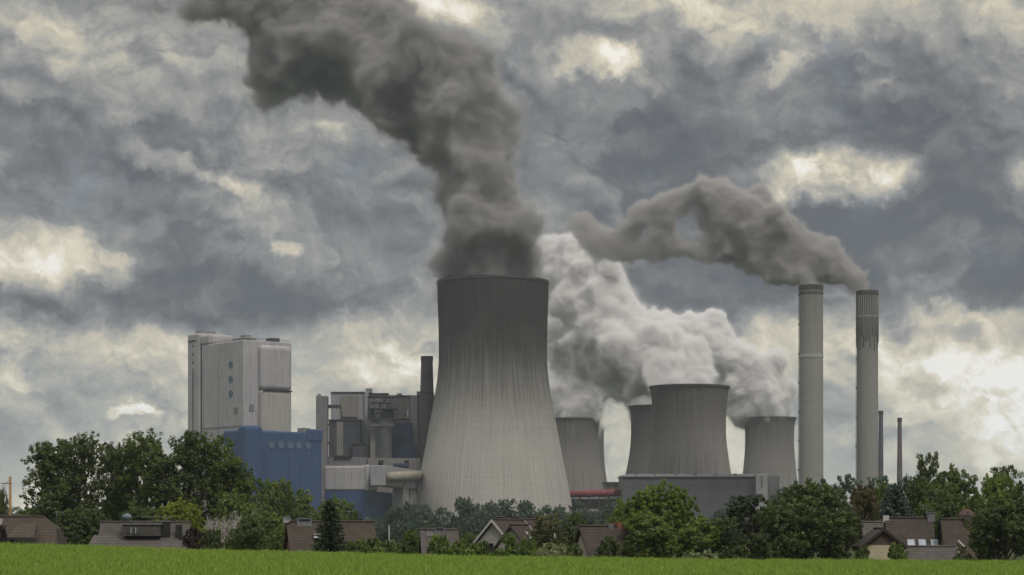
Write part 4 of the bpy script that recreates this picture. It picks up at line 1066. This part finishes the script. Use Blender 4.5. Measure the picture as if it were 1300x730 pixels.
# ---------------------------------------------------------------- trees
def leaf_cards(C, Rr, rs, per, size, center, flat=0.0, squash=0.75, droop=0.0):
    """C: clump centres n x 3, Rr radii; per leaves each. cards face roughly outwards from the clump and the crown"""
    n = len(C); m = n * per
    d = rs.normal(size=(m, 3)); d /= np.linalg.norm(d, axis=1)[:, None]
    rad = rs.uniform(0.35, 1.0, m) ** 0.6
    cc = np.repeat(C, per, 0); rr = np.repeat(Rr, per)
    p = cc + d * (rad * rr)[:, None] * np.array([1, 1, squash])
    p[:, 2] -= droop * rr * rs.uniform(0, 1, m)
    out = p - center; out /= (np.linalg.norm(out, axis=1)[:, None] + 1e-6)
    nrm = d * 0.55 + out * 0.35 + rs.normal(size=(m, 3)) * 0.55 + np.array([0, 0, 0.25 + flat])
    nrm /= np.linalg.norm(nrm, axis=1)[:, None]
    ref = rs.normal(size=(m, 3)); a = np.cross(nrm, ref); a /= np.linalg.norm(a, axis=1)[:, None]; b = np.cross(nrm, a)
    s = size * rs.uniform(0.6, 1.35, m)
    a *= (s * rs.uniform(0.5, 0.8, m))[:, None]; b *= s[:, None]
    v = np.stack([p - b, p + a * 0.9, p + b, p - a * 0.9], 1).reshape(-1, 3)
    return v, np.arange(m * 4).reshape(-1, 4)

def limb(b, p0, p1, r0, r1, rs, n=4, wob=0.08):
    p0, p1 = Vector(p0), Vector(p1); L = (p1 - p0).length
    pts = [p0.lerp(p1, i / n) + Vector(rs.normal(size=3) * wob * L * (1 if 0 < i < n else 0) * 0.4) for i in range(n + 1)]
    b.tube(pts, [r0 + (r1 - r0) * i / n for i in range(n + 1)], 6)
    return pts

M_bark = surf('bark', (0.06, 0.05, 0.04), (0.11, 0.095, 0.075), 2.0, 0.95, stretch=(4, 4, 0.6))
M_pale_bark = surf('bare_pale_bark', (0.34, 0.31, 0.30), (0.44, 0.41, 0.39), 2.0, 0.9)

def tree_meshes(key, seed, H=10.0, W=5.0, base=0.18, kind='round', lobes=12, clumps=230, per=60, size=0.26, clump_r=0.55, gaps=0.0):
    """unit tree H high, W crown half width; returns (trunk mesh, crown mesh)"""
    rs = np.random.RandomState(seed)
    wood = MB(); C = []; RR = []
    if kind in ('round', 'poplar', 'bush', 'olive'):
        zc = H * (base + (1 - base) / 2); hz = H * (1 - base) / 2
        L = []
        for i in range(lobes):
            if kind == 'poplar':
                z = base * H + (1 - base) * H * (i + 0.5) / lobes; f = math.sin(math.pi * min(0.93, 0.18 + 0.75 * (i + .5) / lobes)) ** 0.6
                a = i * 2.4 + rs.uniform(-.5, .5); q = rs.uniform(0.15, 0.62) * W * f
                L.append((Vector((math.cos(a) * q, math.sin(a) * q, z)), W * rs.uniform(0.34, 0.5)))
            else:
                u = rs.uniform(-0.85, 1) if kind != 'bush' else rs.uniform(-0.2, 0.9)
                a = i * 2.4 + rs.uniform(-.6, .6); q = math.sqrt(max(0, 1 - u * u)) * rs.uniform(0.55, 0.82)
                L.append((Vector((math.cos(a) * q * W, math.sin(a) * q * W, zc + u * hz * 0.72)), W * rs.uniform(0.28, 0.46)))
        if kind != 'poplar': L.append((Vector((0, 0, zc + hz * .1)), W * 0.55))
        top = Vector((rs.normal() * .1, rs.normal() * .1, H * (0.9 if kind == 'poplar' else 0.62)))
        tr = max(0.12, H * 0.022)
        pts = limb(wood, (0, 0, -0.3), top, tr, tr * .3, rs, 7, 0.03)
        for c, r in L:
            st = pts[min(len(pts) - 1, max(1, int(len(pts) * (c.z / H) * (0.55 if kind != 'poplar' else .8))))]
            lp = limb(wood, st, c, tr * .42, tr * .1, rs, 4)
            for _ in range(4):
                d = Vector(rs.normal(size=3)).normalized(); d.z = abs(d.z) * .8
                limb(wood, lp[rs.randint(2, 5)], c + d * r * .9, tr * .13, tr * .03, rs, 3)
        tot = sum(r * r for _, r in L)
        for c, r in L:
            k = max(4, int(clumps * r * r / tot))
            for _ in range(k):
                d = Vector(rs.normal(size=3)).normalized()
                rr = r * rs.uniform(0.35, 1.06)
                p = c + Vector((d.x * rr, d.y * rr, d.z * rr * 0.85))
                if p.z < base * H * 0.6: p.z = base * H * .6 + rs.uniform(0, .5)
                if gaps and mnoise.noise(p * 0.9 + Vector((seed, 0, 0))) < gaps - 0.35: continue
                C.append(p[:]); RR.append(clump_r * rs.uniform(0.35, 1.25))
        v, f = leaf_cards(np.array(C), np.array(RR), rs, per, size, np.array([0, 0, zc]), squash=1.15 if kind == 'poplar' else 0.75)
    elif kind in ('spruce', 'bluespruce'):
        limb(wood, (0, 0, -.3), (0, 0, H * .97), H * .022, .03, rs, 8, 0.01)
        z = H * base; tier = 0
        while z < H * 0.97:
            f = 1 - (z / H); rad = W * (f ** (0.85 if kind == 'spruce' else 0.55)) * (1.0 if z > H * .1 else .8)
            nb = int(7 + 6 * f)
            for k in range(nb):
                a = 2 * math.pi * (k + rs.uniform(-.3, .3)) / nb + tier * .7; rl = rad * rs.uniform(0.72, 1.12)
                dr = -0.22 if kind == 'spruce' else -0.08
                tip = Vector((math.cos(a) * rl, math.sin(a) * rl, z + rl * dr))
                limb(wood, (0, 0, z), tip, .05, .015, rs, 2, .03)
                for s in np.linspace(0.25, 1.0, max(3, int(rl / 0.32))):
                    C.append((tip.x * s, tip.y * s, z + (tip.z - z) * s + 0.06 * (1 - s) + (0.12 if s > .9 else 0))); RR.append((0.20 + .14 * (1 - s)) * (1.0 + 0.4 * f) * H / 9)
            z += H * (0.030 + 0.026 * f); tier += 1
        C.append((0, 0, H * .985)); RR.append(.12)
        v, f = leaf_cards(np.array(C), np.array(RR), rs, per, size, np.array([0, 0, H * .3]), squash=0.5, droop=0.5)
    elif kind == 'bare':
        def rec(p, d, L, r, lvl):
            q = p + d * L; limb(wood, p, q, r, r * .62, rs, 3, .10)
            if lvl == 0: return
            for _ in range(3 if lvl > 1 else 4):
                nd = (d + Vector(rs.normal(size=3)) * 0.48 + Vector((0, 0, .12))).normalized()
                rec(q - d * L * rs.uniform(0, .35), nd, L * rs.uniform(.6, .85), r * .58, lvl - 1)
        for k in range(4):
            a = k * 1.6; rec(Vector((0, 0, -.2)), Vector((math.cos(a) * .28, math.sin(a) * .28, 1)).normalized(), H * .34, .12, 4)
        C = rs.normal(size=(14, 3)) * [W * .5, W * .5, H * .22] + [0, 0, H * .62]
        v, f = leaf_cards(C, np.full(14, .3), rs, 8, size * .6, np.array([0, 0, H * .5]))
    me = np_mesh(key + '_crown', v, f)
    bm = wood.bm; wm = bpy.data.meshes.new(key + '_trunk'); bm.to_mesh(wm); bm.free()
    wm.materials.append(M_pale_bark if kind == 'bare' else M_bark)
    me.materials.append(M_bark)
    return wm, me, H, W

G_dark = leafmat('dark_green_leaves', (0.026, 0.046, 0.013), (0.125, 0.168, 0.040))
G_mid = leafmat('mid_green_leaves', (0.038, 0.066, 0.014), (0.170, 0.225, 0.044))
G_bright = leafmat('fresh_green_leaves', (0.060, 0.105, 0.014), (0.200, 0.275, 0.045))
G_yellow = leafmat('yellow_green_leaves', (0.115, 0.145, 0.014), (0.230, 0.260, 0.035))
G_olive = leafmat('olive_leaves', (0.075, 0.080, 0.028), (0.135, 0.140, 0.055))
G_brown = leafmat('brownish_leaves', (0.070, 0.062, 0.024), (0.115, 0.100, 0.040))
G_blue = leafmat('blue_green_needles', (0.045, 0.075, 0.065), (0.105, 0.150, 0.135))
G_needle = leafmat('dark_needles', (0.016, 0.030, 0.012), (0.045, 0.068, 0.026))
G_plum = leafmat('plum_dark_leaves', (0.030, 0.018, 0.016), (0.060, 0.036, 0.028))
G_haze = leafmat('haze_tinted_leaves', (0.055, 0.090, 0.064), (0.105, 0.152, 0.100), pscale=0.15)  # distance haze is mixed into these bluish leaf colours
G_pale = leafmat('pale_flowering_leaves', (0.10, 0.14, 0.04), (0.34, 0.36, 0.22), vary=0.8)

KIN = {
    'round_a': tree_meshes('round_tree_a', 1, 10, 5.0, .02, 'round', 26, 800, 46, .150, .44),
    'round_b': tree_meshes('round_tree_b', 2, 10, 5.0, .0, 'round', 28, 820, 46, .145, .42),
    'round_c': tree_meshes('round_tree_c', 3, 10, 4.6, .04, 'round', 22, 740, 44, .155, .45, gaps=.12),
    'poplar_a': tree_meshes('tall_tree_a', 4, 20, 4.6, .16, 'poplar', 20, 1500, 26, .165, .42, gaps=.25),
    'poplar_b': tree_meshes('tall_tree_b', 5, 20, 4.2, .12, 'poplar', 22, 1500, 26, .165, .42, gaps=.22),
    'poplar_c': tree_meshes('tall_tree_c', 6, 20, 5.2, .10, 'poplar', 24, 1600, 26, .165, .44, gaps=.17),
    'airy': tree_meshes('airy_tree', 7, 12, 4.6, .08, 'round', 22, 640, 38, .17, .46, gaps=.24),
    'bush_a': tree_meshes('bush_a', 8, 3, 2.4, .0, 'bush', 14, 260, 34, .13, .28),
    'bush_b': tree_meshes('bush_b', 9, 3, 2.6, .0, 'bush', 14, 260, 34, .14, .28),
    'spruce': tree_meshes('spruce', 10, 9, 2.9, .06, 'spruce', per=16, size=.13),
    'blue': tree_meshes('blue_spruce', 12, 9, 3.6, .06, 'bluespruce', per=20, size=.15),
    'bare': tree_meshes('bare_tree', 13, 7, 2.0, .1, 'bare', size=.2),
}
FILL = {'round': 1.0, 'tall': 0.8, 'poplar': 0.8, 'airy': 0.95, 'bush': 1.0, 'spruce': 0.95, 'blue': 0.85, 'bare': 0.8}
def tree(kin, px, pt, hwpx, Y, m, label, rot=0.0, group=None, name='tree', cat='tree', depth=1.0, base_z=None):
    """crown half width hwpx and top pt in photo pixels at the distance Y"""
    wm, me, H, W = KIN[kin]
    p = at(px, pt, Y); gz = float(ground_z(p.x, Y)) - 0.05; h = p.z - gz; w = hwpx / FPX * Y
    t = empty(name, (p.x, Y, gz), label, cat, group)
    t.rotation_euler = (0, 0, rot); k = FILL[kin.split('_')[0]]; sc = (w / (W * k), w / (W * k) * depth, h / (H * 1.0))
    t.scale = sc
    tr = link_mesh('trunk', wm, t); cw = link_mesh('crown', me, t)
    cw.material_slots[0].link = 'OBJECT'; cw.material_slots[0].material = m
    return t

# kin, px, top, half width, distance, leaves, label
TALL = 'tall dark trees on the left'
for a in [
    ('poplar_a', 57, 566, 33, 345, G_dark, 'leftmost of the tall dark trees, ragged, sky showing through its crown', 0.4, TALL),
    ('poplar_b', 82, 562, 26, 352, G_dark, 'slender dark tree with bare stems between two larger ones at the left', 1.4, TALL),
    ('poplar_c', 108, 559, 31, 348, G_dark, 'broad dark tree second in height at the left end of the tall row', 2.1, TALL),
    ('poplar_b', 142, 566, 24, 356, G_dark, 'slightly lower tree filling the dip in the tall row', 3.0, TALL),
    ('poplar_a', 163, 566, 24, 350, G_dark, 'thin open tree above the grey-brown roof in the tall row', 5.1, TALL),
    ('poplar_c', 185, 556, 32, 346, G_mid, 'tall tree with a pointed top above the yellow-green tree', 0.9, TALL),
    ('poplar_b', 208, 576, 28, 340, G_dark, 'dark tree with a rounded shoulder left of the highest one', 2.6, TALL),
    ('poplar_a', 240, 553, 32, 344, G_dark, 'highest tree of the row, its top crossing the pale boiler house', 3.8, TALL),
    ('poplar_c', 272, 560, 32, 348, G_mid, 'broad tree in front of the foot of the pale boiler house', 4.6, TALL),
    ('poplar_b', 296, 584, 30, 342, G_mid, 'sloping tree where the tall row falls away to the right', 1.0, TALL),
]: tree(a[0], a[1], a[2], a[3], a[4], a[5], a[6], a[7], a[8])
SEC = 'rounded trees before the blue block'
for a in [
    ('round_c', 325, 598, 36, 420, G_mid, 'rounded tree before the left part of the blue block', 0.3, SEC),
    ('round_a', 352, 606, 34, 440, G_mid, 'rounded tree before the middle of the blue block', 1.3, SEC),
    ('round_c', 384, 618, 30, 450, G_mid, 'lower tree before the right part of the blue block', 2.3, SEC),
    ('round_b', 424, 628, 30, 430, G_mid, 'tree behind the spruce in front of the white overhanging block', 3.3, SEC),
    ('round_a', 448, 646, 18, 455, G_haze, 'small hazy tree before the blue foot of the white block', 4.2, SEC),
    ('round_b', 300, 620, 34, 330, G_mid, 'mid green tree behind the bare white one', 4.9, SEC),
    ('round_c', 40, 640, 40, 380, G_dark, 'dark undergrown tree behind the half-hipped roof', 5.4, SEC),
    ('round_b', 105, 640, 40, 325, G_dark, 'low dark tree between the two leftmost houses', 0.2, SEC),
    ('round_a', 185, 642, 46, 322, G_dark, 'low dark tree behind the long grey-brown roof', 2.8, SEC),
    ('round_c', 345, 648, 34, 300, G_mid, 'green tree standing behind the brick gable', 2.0, SEC),
    ('round_a', 2, 618, 12, 260, G_olive, 'thin tree cut by the left edge beside the ochre pole', 1.7, SEC),
]: tree(a[0], a[1], a[2], a[3], a[4], a[5], a[6], a[7], a[8])
NEAR = 'garden trees and bushes of the village'
for a in [
    ('round_b', 229, 631, 35, 262, G_yellow, 'yellow-green tree rising behind the long grey-brown roof', 0.6, 'tree'),
    ('bush_a', 252, 667, 24, 240, G_plum, 'dark plum shrub right of the long grey-brown roof', 1.6, 'shrub'),
    ('bush_b', 270, 676, 16, 238, G_dark, 'dark shrub at the foot of the bare white tree', 2.6, 'shrub'),
    ('bush_b', 3, 672, 9, 226, G_plum, 'dark red shrub cut by the left edge of the picture', 0.9, 'shrub'),
    ('bare', 282, 634, 22, 248, G_pale, 'nearly bare whitish tree with thin upright branches', 0.2, 'tree'),
    ('round_a', 322, 652, 26, 244, G_dark, 'dark round bushy tree left of the brick gable', 2.2, 'tree'),
    ('round_b', 300, 666, 16, 246, G_mid, 'small green tree between the bare tree and the dark bushy one', 3.2, 'tree'),
    ('round_c', 345, 668, 16, 256, G_mid, 'small green tree touching the brick gable', 4.2, 'tree'),
    ('spruce', 419, 632.5, 36, 232, G_needle, 'dark pointed spruce in front of the brown roof', 0.2, 'spruce'),
    ('bush_a', 478, 681, 26, 232, G_mid, 'low green bush at the right end of the brown roof', 1.2, 'bush'),
    ('bush_b', 452, 688, 16, 231, G_mid, 'small low bush between the spruce and the pale pole', 2.2, 'bush'),
    ('round_c', 487, 671, 16, 262, G_haze, 'hazy round shrub left of the pale pole', 3.2, 'bush'),
    ('round_a', 522, 672, 16, 258, G_mid, 'round green shrub between the pale pole and the small roof', 4.2, 'bush'),
    ('bush_a', 507, 684, 14, 240, G_dark, 'dark low shrub right beside the pale pole', 5.2, 'bush'),
    ('bush_b', 558, 683, 20, 234, G_bright, 'fresh green bush before the small grey-brown roof', 0.7, 'bush'),
    ('bush_a', 588, 685, 20, 234, G_bright, 'fresh green bush before the right end of the small roof', 1.7, 'bush'),
    ('round_b', 592, 674, 18, 266, G_mid, 'green tree right behind the small grey-brown roof', 2.7, 'tree'),
    ('bush_b', 612, 690, 15, 236, G_mid, 'low bush before the dark garage', 3.7, 'bush'),
    ('round_a', 646, 676, 14, 246, G_bright, 'bright green small tree before the left white gable', 4.7, 'tree'),
    ('bush_a', 640, 692, 22, 234, G_bright, 'wide low bush below the white gables', 5.7, 'bush'),
    ('bush_b', 671, 686, 16, 234, G_bright, 'green bush below the narrow white gable', 0.1, 'bush'),
    ('bush_a', 701, 687, 19, 231, G_pale, 'flowering pale bush in front of the olive tree', 1.1, 'bush'),
    ('bush_b', 684, 700, 10, 229, G_pale, 'tiny pale plant left of the flowering bush', 1.9, 'bush'),
    ('airy', 698, 648, 27, 250, G_olive, 'olive feathery tree right of the white gables', 2.1, 'tree'),
    ('airy', 731, 645, 19, 254, G_dark, 'dark airy tree between the olive tree and the steep brown roof', 3.1, 'tree'),
    ('airy', 745, 662, 17, 256, G_olive, 'small brownish-olive tree left of the steep brown roof', 4.1, 'tree'),
    ('bush_a', 725, 688, 15, 232, G_mid, 'dark green bush at the foot of the dark airy tree', 5.1, 'bush'),
    ('round_b', 842, 608, 50, 248, G_bright, 'largest round bright green tree in front of the grey hall', 0.5, 'tree'),
    ('round_a', 803, 630, 34, 250, G_bright, 'bright green tree joined to the left side of the largest round one', 1.5, 'tree'),
    ('round_a', 822, 650, 44, 240, G_mid, 'dark-based green tree before the left half of the largest round one', 2.5, 'tree'),
    ('round_c', 885, 655, 33, 242, G_bright, 'lower green tree before the right half of the largest round one', 3.5, 'tree'),
    ('bush_b', 775, 684, 18, 236, G_dark, 'dark shrub at the foot of the beige gable', 4.5, 'bush'),
    ('bush_a', 888, 697, 22, 228, G_pale, 'low pale shrub at the field edge below the green trees', 5.5, 'bush'),
    ('airy', 955, 622, 40, 246, G_needle, 'very dark feathery tree left of the big dark round one', 0.9, 'tree'),
    ('airy', 925, 652, 26, 242, G_dark, 'dark tree leaning beside the lower green one', 1.9, 'tree'),
    ('round_b', 1024, 606, 56, 240, G_dark, 'biggest dark round tree under the left pale chimney', 2.9, 'tree'),
    ('round_c', 1062, 640, 34, 236, G_dark, 'dark right flank tree beside the small cream gable', 3.9, 'tree'),
    ('round_a', 985, 640, 36, 236, G_dark, 'dark left flank tree under the biggest dark round one', 4.9, 'tree'),
    ('bush_a', 1094, 690, 10, 231, G_dark, 'dark low bush at the wall of the small cream gable', 5.9, 'bush'),
    ('bush_b', 1138, 692, 14, 229, G_bright, 'small round bright bush before the annex roof', 0.3, 'bush'),
    ('round_b', 1276, 626, 48, 228, G_dark, 'large dark round tree at the right edge, nearest to the field', 1.3, 'tree'),
    ('bush_a', 1225, 700, 14, 228, G_mid, 'low bush between the brown roof and the large dark tree', 2.3, 'bush'),
]: tree(a[0], a[1], a[2], a[3], a[4], a[5], a[6], a[7], NEAR, cat=a[8], name={'tree': 'tree', 'bush': 'bush', 'shrub': 'shrub', 'spruce': 'spruce_tree'}[a[8]])
BACK = 'trees behind the right-hand houses'
for a in [
    ('airy', 1076, 596, 26, 520, G_haze, 'thin hazy tree between the two tall pale chimneys', 0.2),
    ('round_c', 1050, 604, 22, 470, G_haze, 'grey-green tree at the foot of the left pale chimney', 1.2),
    ('airy', 1118, 598, 26, 500, G_haze, 'hazy light tree at the foot of the right pale chimney', 2.2),
    ('round_c', 1145, 600, 26, 470, G_haze, 'hazy tree at the foot of the slim reddish chimney', 3.2),
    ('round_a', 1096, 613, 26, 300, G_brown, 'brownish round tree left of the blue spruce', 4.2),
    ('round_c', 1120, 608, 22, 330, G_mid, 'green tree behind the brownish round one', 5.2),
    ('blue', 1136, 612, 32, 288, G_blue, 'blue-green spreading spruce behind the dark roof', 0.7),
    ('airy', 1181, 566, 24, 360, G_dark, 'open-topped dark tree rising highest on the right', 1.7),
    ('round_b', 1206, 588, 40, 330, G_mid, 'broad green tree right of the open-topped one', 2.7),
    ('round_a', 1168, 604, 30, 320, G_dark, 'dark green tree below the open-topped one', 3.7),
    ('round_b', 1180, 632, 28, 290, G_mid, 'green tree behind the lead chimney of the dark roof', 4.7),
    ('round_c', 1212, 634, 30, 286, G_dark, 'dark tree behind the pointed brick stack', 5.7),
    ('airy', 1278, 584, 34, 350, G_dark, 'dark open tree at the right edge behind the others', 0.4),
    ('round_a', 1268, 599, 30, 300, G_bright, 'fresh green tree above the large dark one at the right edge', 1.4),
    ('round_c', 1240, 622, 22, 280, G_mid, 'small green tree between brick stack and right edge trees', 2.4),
    ('round_b', 1010, 610, 40, 400, G_haze, 'grey-green tree left behind the biggest dark round tree', 3.4),
    ('round_c', 925, 630, 24, 700, G_haze, 'hazy tree before the end of the grey hall', 4.4),
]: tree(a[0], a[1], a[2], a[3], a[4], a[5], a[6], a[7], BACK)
FAR = 'hazy trees before the power station'
far_list = [
    (503, 641, 17, 'first hazy tree right of the blue foot'), (520, 634, 14, 'pointed hazy tree left of the huge tower'), (537, 638, 15, 'hazy tree at the left foot of the huge tower'),
    (560, 641, 14, 'low hazy tree before the huge tower, left part'), (588, 630, 16, 'highest hazy tree before the huge tower, left of its middle'), (606, 637, 13, 'hazy tree right of the highest one'),
    (624, 634, 14, 'hazy tree before the middle of the huge tower'), (646, 630, 17, 'second highest hazy tree before the huge tower'), (668, 634, 14, 'hazy tree right of the middle of the huge tower'),
    (690, 639, 15, 'low hazy tree before the right part of the huge tower'), (712, 640, 14, 'hazy tree at the right foot of the huge tower'), (733, 632, 13, 'hazy tree under the left end of the red duct'),
    (752, 648, 18, 'pale hazy tree under the red duct'), (775, 632, 17, 'hazy tree between the red duct and the large green tree'), (480, 655, 18, 'low hazy tree before the blue foot'),
]
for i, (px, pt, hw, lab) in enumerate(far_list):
    tree(['round_a', 'round_c', 'round_b', 'airy'][i % 4], px, pt, hw * 1.15, 1050 + 40 * (i * 7 % 5), G_haze, lab, i * 1.1, FAR)
for i, (px, pt, hw, lab) in enumerate([(575, 660, 14, 'paler tree in front of the hazy row, left'), (548, 664, 16, 'paler low tree in front of the hazy row above the small roof'), (610, 664, 14, 'paler tree behind the dark garage'),
                                      (632, 662, 12, 'small paler tree left of the white gables'), (520, 664, 18, 'paler tree in front of the hazy row beside the pale pole'), (770, 655, 16, 'paler tree above the dark roof with black chimney')]):
    tree(['round_b', 'round_a', 'round_c'][i % 3], px, pt, hw, 620, G_haze, lab, i * 1.7, 'paler trees in front of the hazy row')

# far woods: a mass nobody could count
rs = np.random.RandomState(77)
C = []; RR = []
def wood_band(x0, x1, y0, y1, n, h0, h1):
    for _ in range(n):
        x, y = rs.uniform(x0, x1), rs.uniform(y0, y1); h = rs.uniform(h0, h1)
        for _ in range(12):
            C.append((x + rs.normal() * 3, y + rs.normal() * 3, GZ + h * rs.uniform(0.15, 0.95))); RR.append(rs.uniform(1.6, 3.0))
wood_band(-330, 330, 1180, 1300, 420, 9, 15)
wood_band(-420, -250, 1400, 1500, 150, 18, 25)
wood_band(-700, 1100, 2900, 3300, 900, 14, 24)
wood_band(150, 500, 900, 1000, 200, 11, 17)
wood_band(-260, -60, 480, 560, 160, 5, 8)
v, f = leaf_cards(np.array(C), np.array(RR), rs, 12, 1.1, np.array([0, 2000, -300]))
wm_ = np_mesh('far_woods', v, f); wm_.materials.append(G_haze)
tag(link_mesh('far_woods', wm_), kind='stuff', label='hazy woods closing the ground behind the village and the works', cat='woods')

# ---------------------------------------------------------------- the air between here and the works
def _haze(T, out):
    pv = T.n('ShaderNodeVolumePrincipled'); pv.inputs['Color'].default_value = (0.80, 0.89, 1.0, 1); pv.inputs['Density'].default_value = 0.00005
    pv.inputs['Anisotropy'].default_value = 0.2
    T.put(out.inputs[1], pv.outputs[0])
hz = MB().box(-3100, 3100, -400, 4600, GZ - 1.5, 640).build('haze', mat('haze_air', _haze))
tag(hz, kind='stuff', label='thin bluish haze in the air', cat='haze')
